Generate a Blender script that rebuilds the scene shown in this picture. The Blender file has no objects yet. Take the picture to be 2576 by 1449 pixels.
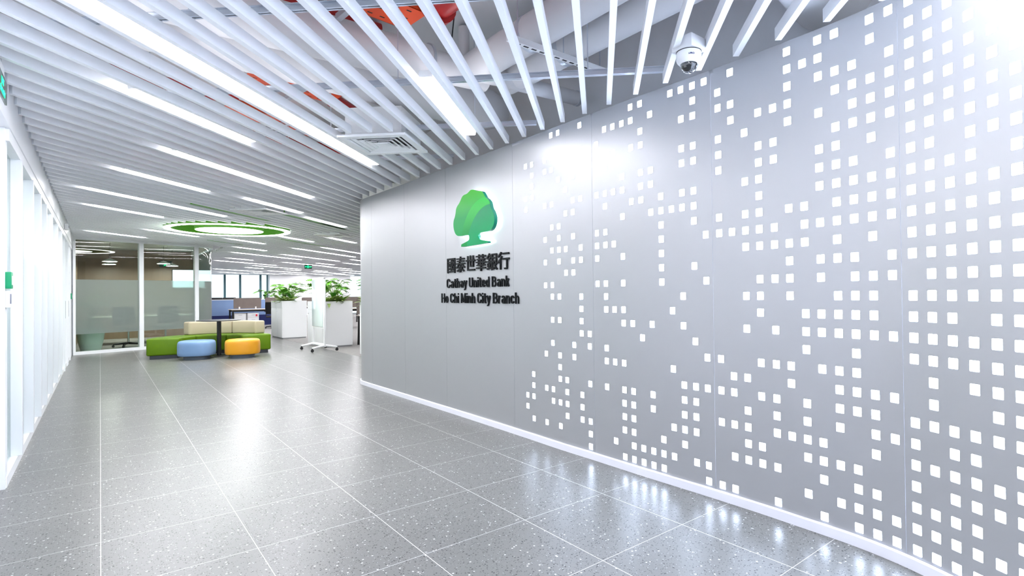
import bpy, bmesh, math, random
from mathutils import Vector, Matrix

S = bpy.context.scene
COL = S.collection
RND = random.Random(7)
PI = math.pi

# ------------------------------------------------------------------ camera, world, exposure
CAM_H = 1.24
def make_camera():
    f, pitch, yaw, roll, cx = 1365.289, 0.00997662, 0.68927986, -0.01085832, 1376.8
    cy, sy, cp, sp = math.cos(yaw), math.sin(yaw), math.cos(pitch), math.sin(pitch)
    fwd = Vector((sy*cp, cy*cp, sp)); right = Vector((cy, -sy, 0)); up = right.cross(fwd)
    cr, sr = math.cos(roll), math.sin(roll)
    r2 = cr*right + sr*up; u2 = -sr*right + cr*up
    cd = bpy.data.cameras.new('camera'); co = bpy.data.objects.new('camera', cd); COL.objects.link(co)
    m = Matrix((r2, u2, -fwd)).transposed().to_4x4(); m.translation = (0, 0, CAM_H)
    co.matrix_world = m
    cd.sensor_fit = 'HORIZONTAL'; cd.sensor_width = 36.0
    cd.lens = f*36.0/2576.0
    cd.shift_x = -(cx-1288.0)/2576.0
    cd.clip_start = 0.05; cd.clip_end = 200
    S.camera = co
make_camera()

w = bpy.data.worlds.new('world'); S.world = w; w.use_nodes = True
bg = w.node_tree.nodes['Background']
bg.inputs[0].default_value = (0.80, 0.87, 1.0, 1); bg.inputs[1].default_value = 1.1
S.view_settings.view_transform = 'Standard'; S.view_settings.look = 'None'
S.view_settings.gamma = 1.0; S.view_settings.use_curve_mapping = False
S.view_settings.exposure = 0.93
LAMP_POWER = 28.0      # radiance of the linear ceiling lamps
DOT_POWER = 13.0        # radiance of the back-lit squares in the wall

# ------------------------------------------------------------------ materials
MATS = {}
def mat(name, base=(.8, .8, .8), rough=.5, metal=0.0, spec=.5, emit=None, es=0.0, coat=0.0):
    if name in MATS: return MATS[name]
    m = bpy.data.materials.new(name); m.use_nodes = True
    b = m.node_tree.nodes['Principled BSDF']
    b.inputs['Base Color'].default_value = (*base, 1); b.inputs['Roughness'].default_value = rough
    b.inputs['Metallic'].default_value = metal; b.inputs['Specular IOR Level'].default_value = spec
    b.inputs['Coat Weight'].default_value = coat
    if emit: b.inputs['Emission Color'].default_value = (*emit, 1); b.inputs['Emission Strength'].default_value = es
    MATS[name] = m
    return m
def nodes(m): return m.node_tree.nodes, m.node_tree.links
def noisy(name, a, b, scale, rough=.5, bump=0.0, spec=.5, metal=0.0, detail=4, coat=0.0, stretch=None):
    """material whose own colour wanders between a and b"""
    m = mat(name, a, rough, metal, spec, coat=coat); N, L = nodes(m); P = N['Principled BSDF']
    tc = N.new('ShaderNodeTexCoord'); nz = N.new('ShaderNodeTexNoise'); nz.inputs['Scale'].default_value = scale
    nz.inputs['Detail'].default_value = detail
    if stretch:
        mp = N.new('ShaderNodeMapping'); mp.inputs['Scale'].default_value = stretch
        L.new(tc.outputs['Object'], mp.inputs[0]); L.new(mp.outputs[0], nz.inputs['Vector'])
    else: L.new(tc.outputs['Object'], nz.inputs['Vector'])
    mx = N.new('ShaderNodeMix'); mx.data_type = 'RGBA'
    mx.inputs['A'].default_value = (*a, 1); mx.inputs['B'].default_value = (*b, 1)
    L.new(nz.outputs['Fac'], mx.inputs['Factor']); L.new(mx.outputs['Result'], P.inputs['Base Color'])
    if bump:
        bp = N.new('ShaderNodeBump'); bp.inputs['Strength'].default_value = bump; bp.inputs['Distance'].default_value = .002
        L.new(nz.outputs['Fac'], bp.inputs['Height']); L.new(bp.outputs[0], P.inputs['Normal'])
    return m
def glass(name, tint=(.92, .97, .95), clear=.94, rough=0.0, refl=1.5):
    m = bpy.data.materials.new(name); m.use_nodes = True; N, L = nodes(m); N.clear()
    out = N.new('ShaderNodeOutputMaterial'); tr = N.new('ShaderNodeBsdfTransparent'); gl = N.new('ShaderNodeBsdfGlossy')
    tr.inputs[0].default_value = (*[clear*t for t in tint], 1); gl.inputs['Roughness'].default_value = rough
    fr = N.new('ShaderNodeFresnel'); fr.inputs[0].default_value = refl
    mx = N.new('ShaderNodeMixShader'); ge = N.new('ShaderNodeNewGeometry'); ft = N.new('ShaderNodeMath'); ft.operation = 'SUBTRACT'; ft.inputs[0].default_value = 1.0; L.new(ge.outputs['Backfacing'], ft.inputs[1])
    mu = N.new('ShaderNodeMath'); mu.operation = 'MULTIPLY'; L.new(fr.outputs[0], mu.inputs[0]); L.new(ft.outputs[0], mu.inputs[1])      # reflect on the outer face only
    L.new(mu.outputs[0], mx.inputs[0]); L.new(tr.outputs[0], mx.inputs[1]); L.new(gl.outputs[0], mx.inputs[2])
    L.new(mx.outputs[0], out.inputs[0]); MATS[name] = m
    return m
def frosted(name, col=(.62, .68, .68), tcol=(.75, .8, .8), t=.5, blur=.55):
    """adhesive frosted film: part diffuse, part light scattered through"""
    m = bpy.data.materials.new(name); m.use_nodes = True; N, L = nodes(m); N.clear()
    out = N.new('ShaderNodeOutputMaterial'); d = N.new('ShaderNodeBsdfDiffuse'); d.inputs[0].default_value = (*col, 1)
    tl = N.new('ShaderNodeBsdfTranslucent'); tl.inputs[0].default_value = (*tcol, 1)
    rf = N.new('ShaderNodeBsdfRefraction'); rf.inputs['IOR'].default_value = 1.03; rf.inputs['Roughness'].default_value = blur
    rf.inputs[0].default_value = (*tcol, 1)
    m1 = N.new('ShaderNodeMixShader'); m1.inputs[0].default_value = .5
    L.new(d.outputs[0], m1.inputs[1]); L.new(tl.outputs[0], m1.inputs[2])
    m2 = N.new('ShaderNodeMixShader'); m2.inputs[0].default_value = t
    L.new(m1.outputs[0], m2.inputs[1]); L.new(rf.outputs[0], m2.inputs[2])
    gl = N.new('ShaderNodeBsdfGlossy'); gl.inputs['Roughness'].default_value = .35
    fr = N.new('ShaderNodeFresnel'); fr.inputs[0].default_value = 1.35
    m3 = N.new('ShaderNodeMixShader'); L.new(fr.outputs[0], m3.inputs[0]); L.new(m2.outputs[0], m3.inputs[1]); L.new(gl.outputs[0], m3.inputs[2])
    L.new(m3.outputs[0], out.inputs[0]); MATS[name] = m
    return m

COOL = (.985, .965, 1.0)
M_BAFFLE = mat('white_powder_coat', (.89, .91, .94), .32, spec=.5)
M_WHITE = mat('white_paint', (.90, .91, .92), .4)
M_FRAME = mat('white_frame', (.88, .9, .92), .3)
M_PLENUM = noisy('plenum_paint', (.76, .77, .79), (.83, .84, .86), 1.3, .75)
M_DUCT = noisy('duct_wrap', (.70, .70, .72), (.80, .80, .81), 2.2, .6, bump=.15)
M_GALV = mat('galvanised', (.62, .66, .72), .35, .6)
M_LED = mat('led_diffuser', (.9, .9, .9), .5, emit=COOL, es=LAMP_POWER)
M_VOIDFILL = mat('void_fill_glow', (.9, .9, .9), .5, emit=COOL, es=2.2)  # added glow that fills the ceiling void with light
M_LEDSOFT = mat('led_disc', (.9, .9, .9), .5, emit=(.96, 1.0, .97), es=9.0)
M_DOT = mat('backlit_acrylic', (.9, .9, .9), .5, emit=(.64, .76, 1.0), es=DOT_POWER)
M_HALO = mat('halo_led', (.9, .9, .9), .5, emit=(.84, 1.0, .96), es=9.0)
M_GREEN = mat('green_lacquer', (.10, .40, .012), .35)
M_BLACK = mat('black_plastic', (.012, .012, .014), .45)
M_BLACKMETAL = mat('black_metal', (.016, .016, .017), .35, .3)
M_TABLETOP = mat('dark_table_laminate', (.045, .045, .05), .35)
M_CHROME = mat('chrome', (.75, .75, .77), .15, 1.0)
M_LETTER = mat('black_letter_acrylic', (.004, .005, .006), .35, spec=.12)
M_LEATHER = noisy('green_leatherette', (.085, .175, .0), (.115, .215, .0), 6, .42, bump=.08, spec=.3)
M_CREAM = noisy('cream_leatherette', (.42, .355, .25), (.47, .405, .295), 5, .42, bump=.08)
M_BLUE = noisy('pale_blue_leatherette', (.17, .29, .50), (.20, .33, .55), 8, .38, bump=.08)
M_YELLOW = noisy('yellow_leatherette', (.70, .30, .008), (.76, .35, .015), 7, .36, bump=.08)
M_PLINTH = mat('blue_grey_plinth', (.10, .125, .16), .45)
M_SOFAPLINTH = mat('dark_plinth', (.03, .035, .045), .5)
M_ORANGE = mat('orange_tray_paint', (.72, .07, .012), .45)
M_RED = mat('red_pipe_paint', (.45, .012, .012), .35)
M_BROWN = noisy('brown_screen_fabric', (.15, .125, .115), (.22, .185, .165), 5, .85)
M_OAK = noisy('pale_laminate', (.62, .55, .47), (.70, .63, .55), 4, .45, stretch=(1, 8, 8))
M_NAVY = mat('navy_fabric', (.008, .016, .10), .8)
M_SKY = noisy('blue_screen_fabric', (.19, .29, .52), (.24, .36, .60), 3, .8)
M_MESH = mat('black_mesh_fabric', (.02, .02, .022), .8)
M_WOOD = noisy('brown_wood_panel', (.20, .135, .095), (.29, .21, .155), 1.5, .4, stretch=(6, 6, .35))
M_POT = mat('white_glazed_pot', (.88, .95, .91), .3)
M_SOIL = noisy('potting_soil', (.03, .02, .012), (.06, .04, .025), 40, .95, bump=.5)
M_GLASS = glass('clear_glass', (.84, .91, .87), .985, 0.0, 1.8)
M_GLASSL = glass('door_glass', (.9, .97, .95), .95, 0.0, 1.5)
M_FILM = frosted('frosted_film', (.68, .73, .72), (.75, .82, .80), .66, .36)
M_FILMW = frosted('white_film', (.86, .9, .9), (.95, .97, .97), .1, .6)
M_GLASSBOARD = mat('mint_glass_board', (.78, .90, .87), .08, spec=.6, coat=.4)
M_EXITG = mat('exit_green', (.0, .6, .2), .4, emit=(.0, 1.0, .28), es=1.3)
M_EXITB = mat('exit_dark_panel', (.006, .05, .028), .2)
M_BOXGREEN = mat('call_point_green', (.0, .30, .12), .4)
M_GREY = mat('mid_grey_plastic', (.35, .36, .38), .4)
M_DARKGLASS = mat('smoked_dome', (.01, .012, .016), .04, spec=.8, coat=1.0)
M_TEALSTEEL = mat('dark_mullion', (.03, .12, .15), .4)
M_NAVYINK = mat('navy_ink', (.02, .03, .2), .5)
M_BEIGE = mat('beige_plastic', (.62, .45, .26), .6)
M_SILVER = mat('aluminium_panel', (.43, .435, .45), .40, .46, spec=.4)
def wall_silver():
    m = M_SILVER; N, L = nodes(m); P = N['Principled BSDF']
    tc = N.new('ShaderNodeTexCoord'); mp = N.new('ShaderNodeMapping'); mp.inputs['Scale'].default_value = (1, 1, .02)
    nz = N.new('ShaderNodeTexNoise'); nz.inputs['Scale'].default_value = 260
    mr = N.new('ShaderNodeMapRange'); mr.inputs['To Min'].default_value = .37; mr.inputs['To Max'].default_value = .43
    L.new(tc.outputs['Object'], mp.inputs[0]); L.new(mp.outputs[0], nz.inputs['Vector']); L.new(nz.outputs['Fac'], mr.inputs[0]); L.new(mr.outputs[0], P.inputs['Roughness'])
wall_silver()

def floor_material():
    m = mat('terrazzo_tile', (.4, .4, .4), .2); N, L = nodes(m); P = N['Principled BSDF']
    tc = N.new('ShaderNodeTexCoord')
    def chips(scale, lo, hi):
        v = N.new('ShaderNodeTexVoronoi'); v.inputs['Scale'].default_value = scale; v.inputs['Randomness'].default_value = 1
        L.new(tc.outputs['Object'], v.inputs['Vector'])
        sep = N.new('ShaderNodeSeparateColor'); L.new(v.outputs['Color'], sep.inputs[0])
        near = N.new('ShaderNodeMapRange'); near.inputs['From Min'].default_value = .34; near.inputs['From Max'].default_value = .27
        L.new(v.outputs['Distance'], near.inputs[0])
        pick = N.new('ShaderNodeMath'); pick.operation = 'COMPARE'; pick.inputs[1].default_value = (lo+hi)/2; pick.inputs[2].default_value = (hi-lo)/2
        L.new(sep.outputs[0], pick.inputs[0])
        mu = N.new('ShaderNodeMath'); mu.operation = 'MULTIPLY'; L.new(pick.outputs[0], mu.inputs[0]); L.new(near.outputs[0], mu.inputs[1])
        return mu
    base = N.new('ShaderNodeTexNoise'); base.inputs['Scale'].default_value = 2.2; base.inputs['Detail'].default_value = 6
    L.new(tc.outputs['Object'], base.inputs['Vector'])
    speck = N.new('ShaderNodeTexNoise'); speck.inputs['Scale'].default_value = 110; speck.inputs['Detail'].default_value = 3
    L.new(tc.outputs['Object'], speck.inputs['Vector'])
    def mix(fac, a, b, isf=None):
        x = N.new('ShaderNodeMix'); x.data_type = 'RGBA'
        if hasattr(fac, 'outputs'): L.new(fac.outputs[0], x.inputs['Factor'])
        else: x.inputs['Factor'].default_value = fac
        for k, v in (('A', a), ('B', b)):
            if isinstance(v, tuple): x.inputs[k].default_value = (*v, 1)
            else: L.new(v, x.inputs[k])
        return x.outputs['Result']
    c = mix(base, (.150, .150, .143), (.185, .185, .176))
    sp = N.new('ShaderNodeMapRange'); sp.inputs['From Min'].default_value = .52; sp.inputs['From Max'].default_value = .66; sp.inputs['To Max'].default_value = .3
    L.new(speck.outputs['Fac'], sp.inputs[0]); c = mix(sp, c, (.10, .10, .10))
    c = mix(chips(72, 0.0, .22), c, (.025, .025, .025))
    c = mix(chips(112, .3, .62), c, (.04, .04, .04))
    c = mix(chips(62, .925, 1.0), c, (.60, .60, .60))
    c = mix(chips(120, .64, .71), c, (.42, .42, .42))
    sx = N.new('ShaderNodeSeparateXYZ'); L.new(tc.outputs['Object'], sx.inputs[0])
    def joint(out, half):
        a = N.new('ShaderNodeMath'); a.operation = 'PINGPONG'; a.inputs[1].default_value = .299; L.new(out, a.inputs[0])
        b = N.new('ShaderNodeMath'); b.operation = 'LESS_THAN'; b.inputs[1].default_value = half; L.new(a.outputs[0], b.inputs[0]); return b
    j1 = joint(sx.outputs[0], .0017); j2 = joint(sx.outputs[1], .0013)
    mx = N.new('ShaderNodeMath'); mx.operation = 'MAXIMUM'; L.new(j1.outputs[0], mx.inputs[0]); L.new(j2.outputs[0], mx.inputs[1])
    c = mix(mx, c, (.72, .72, .71))
    L.new(c, P.inputs['Base Color'])
    P.inputs['Roughness'].default_value = .30
    P.inputs['Specular IOR Level'].default_value = .32
    return m
M_FLOOR = floor_material()
M_CARPET = noisy('grey_carpet_tile', (.20, .19, .185), (.34, .33, .32), 14, .95, bump=.3, detail=8)

# ------------------------------------------------------------------ mesh helpers
def new_bm(): return bmesh.new()
def add_box(bm, x0, y0, z0, x1, y1, z1, bevel=0.0, seg=2):
    r = bmesh.ops.create_cube(bm, size=1.0); vs = r['verts']
    for v in vs:
        v.co = Vector((x0+(v.co.x+.5)*(x1-x0), y0+(v.co.y+.5)*(y1-y0), z0+(v.co.z+.5)*(z1-z0)))
    if bevel:
        es = list({e for v in vs for e in v.link_edges})
        bmesh.ops.bevel(bm, geom=es, offset=bevel, segments=seg, affect='EDGES', profile=.5)
    return bm
def obox(bm, M, sx, sy, sz):
    r = bmesh.ops.create_cube(bm, size=1.0)
    for v in r['verts']: v.co = M @ Vector((v.co.x*sx, v.co.y*sy, v.co.z*sz))
    return bm
def add_tube(bm, pts, r, n=12, cap=True):
    pts = [Vector(p) for p in pts]; rs = r if isinstance(r, (list, tuple)) else [r]*len(pts)
    rings = []; ref = None
    for i, p in enumerate(pts):
        if i == 0: d = pts[1]-p
        elif i == len(pts)-1: d = p-pts[i-1]
        else: d = (pts[i+1]-p).normalized()+(p-pts[i-1]).normalized()
        d.normalize()
        if ref is None: ref = Vector((0, 0, 1)) if abs(d.z) < .9 else Vector((1, 0, 0))
        a = ref - d*ref.dot(d)
        if a.length < 1e-4: a = Vector((1, 0, 0)) - d*d.x
        a.normalize(); ref = a; b = d.cross(a)
        rings.append([bm.verts.new(p+(a*math.cos(2*PI*k/n)+b*math.sin(2*PI*k/n))*rs[i]) for k in range(n)])
    for i in range(len(rings)-1):
        for k in range(n): bm.faces.new((rings[i][k], rings[i][(k+1) % n], rings[i+1][(k+1) % n], rings[i+1][k]))
    if cap: bm.faces.new(rings[0][::-1]); bm.faces.new(rings[-1])
    return bm
def add_lathe(bm, prof, c=(0, 0, 0), n=32, cap=True):
    rings = [[bm.verts.new((c[0]+r*math.cos(2*PI*k/n), c[1]+r*math.sin(2*PI*k/n), c[2]+z)) for k in range(n)] for r, z in prof]
    for i in range(len(rings)-1):
        for k in range(n): bm.faces.new((rings[i][k], rings[i][(k+1) % n], rings[i+1][(k+1) % n], rings[i+1][k]))
    if cap: bm.faces.new(rings[0][::-1]); bm.faces.new(rings[-1])
    return bm
def add_prism(bm, poly, z0, z1, bevel=0.0, seg=3):
    lo = [bm.verts.new((x, y, z0)) for x, y in poly]; hi = [bm.verts.new((x, y, z1)) for x, y in poly]
    n = len(poly); fs = [bm.faces.new(lo[::-1]), bm.faces.new(hi)]
    for i in range(n): fs.append(bm.faces.new((lo[i], lo[(i+1) % n], hi[(i+1) % n], hi[i])))
    bmesh.ops.recalc_face_normals(bm, faces=fs)
    if bevel:
        es = [e for e in set(fs[0].edges) | set(fs[1].edges)]
        bmesh.ops.bevel(bm, geom=es, offset=bevel, segments=seg, affect='EDGES', profile=.5)
    return bm
def tag(o, label=None, cat=None, group=None, kind=None):
    if label: o['label'] = label
    if cat: o['category'] = cat
    if group: o['group'] = group
    if kind: o['kind'] = kind
    return o
def obj(name, bm, m, parent=None, smooth=False, label=None):
    bmesh.ops.recalc_face_normals(bm, faces=bm.faces)
    me = bpy.data.meshes.new(name); bm.to_mesh(me); bm.free()
    me.materials.append(m)
    if smooth:
        me.shade_smooth()
        me.set_sharp_from_angle(angle=math.radians(38))
    o = bpy.data.objects.new(name, me); COL.objects.link(o)
    if parent: o.parent = parent
    if label: o['label'] = label
    return o
def thing(name, label, cat, loc=(0, 0, 0), rotz=0.0, group=None, kind=None):
    o = bpy.data.objects.new(name, None); COL.objects.link(o); o.empty_display_size = .1
    o.location = loc; o.rotation_euler = (0, 0, rotz)
    return tag(o, label, cat, group, kind)
def dup(root, loc, rotz=None, label=None, group=None):
    r = root.copy(); COL.objects.link(r); r.location = loc
    if rotz is not None: r.rotation_euler = (0, 0, rotz)
    if label: r['label'] = label
    if group: r['group'] = group
    for ch in list(root.children):
        c = ch.copy(); COL.objects.link(c); c.parent = r
        for g in ch.children:
            d = g.copy(); COL.objects.link(d); d.parent = c
    return r
def box_obj(name, m, parent, *b, bevel=0.0, label=None, smooth=False):
    return obj(name, add_box(new_bm(), *b, bevel=bevel), m, parent, smooth=smooth or bevel > 0, label=label)

CEIL = 2.585           # underside of the baffles
SLAB = 3.45
# ------------------------------------------------------------------ floor, slab, shell
bm = new_bm(); add_box(bm, -6, -5, -.1, 4.06, 24, 0); tag(obj('floor', bm, M_FLOOR), 'grey speckled terrazzo tile floor with pale joints', 'floor', kind='structure')
bm = new_bm(); add_box(bm, 4.06, -5, -.1, 22, 39, .002); add_box(bm, -6, 24, -.1, 4.06, 39, .002)
tag(obj('floor', bm, M_CARPET), 'mottled grey carpet tiles under the open office desks', 'carpet', kind='structure')
bm = new_bm(); add_box(bm, -6, -5, SLAB, 22, 39, SLAB+.15); tag(obj('ceiling', bm, M_PLENUM), 'pale grey slab soffit above the white baffles', 'ceiling', kind='structure')
bm = new_bm(); add_box(bm, 3.45, -4, 0, 3.55, 7.0, SLAB); tag(obj('wall_behind', bm, M_PLENUM), 'plain grey wall rising behind the dotted wall into the ceiling void', 'wall', kind='structure')

# ------------------------------------------------------------------ the curved, perforated wall
DOTS = [
 (2.616,0.437,[-12,-11,-10,-9,-8,-7,-6,-5,-4,-3,-2,-1,0,1,2,3,4,5,6,7,8,9,10,11,12,13,14]),
 (2.648,0.511,[-11,-9,-8,-6,-5,-4,-3,-2,-1,0,1,2,3,4,5,7,8,9,10,11,12,13,14]),
 (2.684,0.59,[-12,-11,-10,-9,-8,-7,-6,-4,-3,-2,0,1,2,3,4,5,6,7,8,9,10,11,12,13]),
 (2.717,0.668,[-12,-11,-10,-9,-8,-7,-6,-3,-2,-1,0,1,2,3,4,5,6,8,9,10,11,12,13,14]),
 (2.748,0.746,[-12,-11,-10,-8,-6,-5,-4,-3,-2,-1,0,1,2,3,4,5,6,7,8,9,10,11,12,13]),
 (2.776,0.824,[-12,-11,-10,-9,-8,-7,-6,-3,-2,-1,0,2,3,4,5,6,7,8,9,10,11,12,13,14]),
 (2.801,0.912,[-12,-11,-7,-5,-2,1,2,4,5,6,7,9,10,11,12,14]),
 (2.819,0.998,[-12,-11,-10,-8,-7,-6,-5,-2,-1,0,1,3,4,5,6,8,9,10,11,13,14]),
 (2.831,1.083,[-12,-11,-10,-9,-6,-5,-4,-3,-2,-1,0,1,2,4,5,6,7,9,10,11,12]),
 (2.838,1.166,[-11,-9,-7,-6,-5,-4,-2,-1,0,2,3,4,5,6,7,8,9,11,12,14]),
 (2.842,1.25,[-12,-10,-9,-8,-4,-2,-1,1,2,4,6,7,8,10,12,13,14]),
 (2.845,1.331,[-11,-9,-8,-7,-6,-3,-2,-1,3,4,5,13]),
 (2.848,1.415,[-8,-5,-4,0,1,2,3,5,10,11,12,13,14]),
 (2.851,1.499,[-12,-10,-8,-7,-6,-4,-2,1,3,4,8,9,11]),
 (2.854,1.588,[-10,-9,-6,-4,-1,0,1,3,4,5,6,7,8,9,11]),
 (2.854,1.673,[-10,-9,-8,-7,-5,-2,0,3,4,5,7,10]),
 (2.854,1.759,[-12,-10,-8,-6,-5,4,11,12,14]),
 (2.853,1.843,[-12,-8,-6,-4,4,5,8,9,10,12,13]),
 (2.852,1.936,[-12,-11,-6,-4,1,4,14]),
 (2.851,2.02,[-11,-9,-8,-7,-6,-3,2,5,6,7,9,10,12,13,14]),
 (2.848,2.105,[-10,-9,-8,-7,-6,-2,0,6,7,9,10,12,14]),
 (2.846,2.187,[-11,-9,-5,-1,6,14]),
 (2.843,2.269,[-12,-11,-10,1,2,3,4,5,6,7]),
 (2.841,2.352,[-12,-11,-8,-7,-2,6,8,9,13]),
 (2.839,2.436,[-12,-11,-3,7,8,9,11,12,14]),
 (2.838,2.521,[-12,-11,-10,-9,-8,-7,-2,7,11,13,14]),
 (2.838,2.605,[-12,-10,-9,-8,-7,-5,-2,-1,1,3,6,8,9,13]),
 (2.838,2.691,[-11,-5,-1,4,8,11,13]),
 (2.837,2.773,[-7,-5,-4,-1,0,1,4,5,7,8,10,13]),
 (2.837,2.859,[1,3,4,5,8,11,12]),
 (2.836,2.947,[-12,-11,-10,-7,-4,-3]),
 (2.834,3.033,[-10,-9,-8,-3,-2,-1,0,3,4,8,10,12,14]),
 (2.832,3.117,[-5,-4,2,3,5,7,8,10]),
 (2.831,3.202,[-10,-9,-8,-7,2,4,7,9,12]),
 (2.830,3.284,[-11,-9,-7,-6,-5,-2,0,3,4,5,6,10,14]),
 (2.831,3.372,[-9,-8,-4,-2,0,1,4,6,8,11,12,14]),
 (2.833,3.46,[-11,-8,-5,1,3,5,8,11,12]),
 (2.836,3.635,[-11,-9,-8,-7,9,10,11,12]),
 (2.837,3.722,[-10,-9,8,9,12]),
]
PITCH = .0937
def row_z(j): return 1.24+PITCH*(j-.285)
# plan of the wall from the near end (right) to the far rounded end (left)
CURVE = []
px_, py_ = 2.616, .437
ang = math.atan2(.074, .034)
ext = []
for i in range(14):
    ang2 = ang - .025*i
    px_ -= .085*math.cos(ang2)*1.0; py_ -= .085*math.sin(ang2)
    ext.append((px_, py_, [j for j in range(-12, 15) if RND.random() < .8]))
DOTS = ext[::-1] + DOTS
CURVE = [(x, y) for x, y, _ in DOTS]
CURVE = [(2*CURVE[0][0]-CURVE[1][0], 2*CURVE[0][1]-CURVE[1][1])] + CURVE
CURVE += [(2.838, 3.9), (2.840, 4.2), (2.840, 4.6), (2.838, 5.0), (2.835, 5.4), (2.832, 5.8), (2.830, 6.2), (2.826, 6.6), (2.822, 6.9), (2.820, 7.2), (2.820, 7.43)]
RR = .60; ccx, ccy = 2.82+RR, 7.43
for k in range(1, 17):
    a = PI - (PI*.5)*k/16
    CURVE.append((ccx+RR*math.cos(a), ccy+RR*math.sin(a)))
CURVE += [(4.0, 8.03), (6.0, 8.03)]
CUM = [0.0]
for a, b in zip(CURVE, CURVE[1:]): CUM.append(CUM[-1]+math.hypot(b[0]-a[0], b[1]-a[1]))
def wall_at(s):
    """point and outward (towards the lobby) normal at arc length s"""
    s = max(0, min(CUM[-1]-1e-6, s))
    for i in range(len(CUM)-1):
        if s <= CUM[i+1]: break
    t = (s-CUM[i])/(CUM[i+1]-CUM[i])
    def tan(k):
        a = CURVE[max(0, k-1)]; b = CURVE[min(len(CURVE)-1, k+1)]
        v = Vector((b[0]-a[0], b[1]-a[1])); v.normalize(); return v
    tg = (tan(i)*(1-t)+tan(i+1)*t).normalized()
    p = Vector((CURVE[i][0]*(1-t)+CURVE[i+1][0]*t, CURVE[i][1]*(1-t)+CURVE[i+1][1]*t))
    return p, Vector((-tg.y, tg.x))
def s_of_y(y):
    """arc length where the flat run of the wall passes y"""
    for i in range(len(CURVE)-1):
        if CURVE[i][1] <= y <= CURVE[i+1][1]: return CUM[i]+(y-CURVE[i][1])/(CURVE[i+1][1]-CURVE[i][1])*(CUM[i+1]-CUM[i])
    return CUM[-1]
WALL_TOP, WALL_BOT = CEIL-.005, 0.0
wall = thing('wall_right', 'curved silver grey wall with glowing square perforations and bank lettering', 'wall', kind='structure')
def wp(s, z, off=0.0):
    p, n = wall_at(s); return (p.x+n.x*off, p.y+n.y*off, z)
HW, HH, CH, DEPTH = .0196, .0222, .0022, .005
def wall_panel(s0, s1, cols):
    us = [s0]; kinds = []
    for sc, rows in cols: us += [sc-HW, sc+HW]
    us.append(s1)
    us2 = [us[0]]; solid = []                    # subdivide long undotted runs so that the curve stays smooth
    for i in range(len(us)-1):
        n = max(1, int((us[i+1]-us[i])/.09))
        if i % 2 == 1: n = 1
        for k in range(n):
            us2.append(us[i]+(us[i+1]-us[i])*(k+1)/n); solid.append(cols[(i-1)//2][1] if i % 2 == 1 else None)
    vs = [WALL_BOT]; vr = [None]
    if cols:
        for j in range(-12, 15):
            vs += [row_z(j)-HH, row_z(j)+HH]; vr += [j, None]
    vs.append(WALL_TOP)
    bm = new_bm(); cache = {}
    def V(s, z, off=0.0):
        k = (round(s, 5), round(z, 5), round(off, 4))
        if k not in cache: cache[k] = bm.verts.new(wp(s, z, off))
        return cache[k]
    for i in range(len(us2)-1):
        a, b = us2[i], us2[i+1]
        for r in range(len(vs)-1):
            z0, z1 = vs[r], vs[r+1]
            if solid[i] is not None and vr[r] is not None and vr[r] in solid[i]:
                oc = [(a+CH, z0), (b-CH, z0), (b, z0+CH), (b, z1-CH), (b-CH, z1), (a+CH, z1), (a, z1-CH), (a, z0+CH)]
                for (c, p, q) in (((a, z0), oc[7], oc[0]), ((b, z0), oc[1], oc[2]), ((b, z1), oc[3], oc[4]), ((a, z1), oc[5], oc[6])):
                    bm.faces.new((V(*c), V(*q), V(*p)))
                for k in range(8):
                    p, q = oc[k], oc[(k+1) % 8]
                    bm.faces.new((V(*p), V(*q), V(*q, -DEPTH), V(*p, -DEPTH)))
            else:
                bm.faces.new((V(a, z0), V(b, z0), V(b, z1), V(a, z1)))
    for s in (us2[0], us2[-1]):                  # folded panel edges at the joints
        bm.faces.new((V(s, WALL_BOT), V(s, WALL_TOP), V(s, WALL_TOP, -.009), V(s, WALL_BOT, -.009)))
    me_o = None
    me = bpy.data.meshes.new('wall_panel'); bm.to_mesh(me); bm.free(); me.materials.append(M_SILVER)
    me.shade_smooth(); me.set_sharp_from_angle(angle=math.radians(25))
    o = bpy.data.objects.new('wall_panel', me); COL.objects.link(o); o.parent = wall
    if cols:
        bm = new_bm(); prev = None
        n = max(2, int((s1-s0)/.05))
        for k in range(n+1):
            s = s0+.01+(s1-s0-.02)*k/n
            cur = (bm.verts.new(wp(s, .06, -DEPTH)), bm.verts.new(wp(s, WALL_TOP-.01, -DEPTH)))
            if prev: bm.faces.new((prev[0], cur[0], cur[1], prev[1]))
            prev = cur
        d = obj('light_diffuser', bm, M_DOT, wall, label='glowing white acrylic behind the square holes')
col_s = [(CUM[i+1], set(rows)) for i, (_, _, rows) in enumerate(DOTS)]
seams = [0.0, s_of_y(.877)-1.06, s_of_y(.872), s_of_y(1.889), s_of_y(2.903), s_of_y(3.915), s_of_y(5.13), s_of_y(6.13), s_of_y(7.13), s_of_y(7.43)+.75, CUM[-1]]
for a, b in zip(seams, seams[1:]):
    wall_panel(a+.0012, b-.0012, [c for c in col_s if a+.01 < c[0] < b-.01])
bm = new_bm(); prev = None                       # dark carcass closing the wall behind the panels
for k in range(0, 141):
    s = CUM[-1]*k/140
    cur = (bm.verts.new(wp(s, 0, -.012)), bm.verts.new(wp(s, WALL_TOP-.002, -.012)), bm.verts.new(wp(s, WALL_TOP-.002, -.09)), bm.verts.new(wp(s, 0, -.09)))
    if prev:
        for q in range(4): bm.faces.new((prev[q], cur[q], cur[(q+1) % 4], prev[(q+1) % 4]))
    prev = cur
obj('wall_core', bm, M_WHITE, wall)
bm = new_bm(); prev = None
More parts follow.
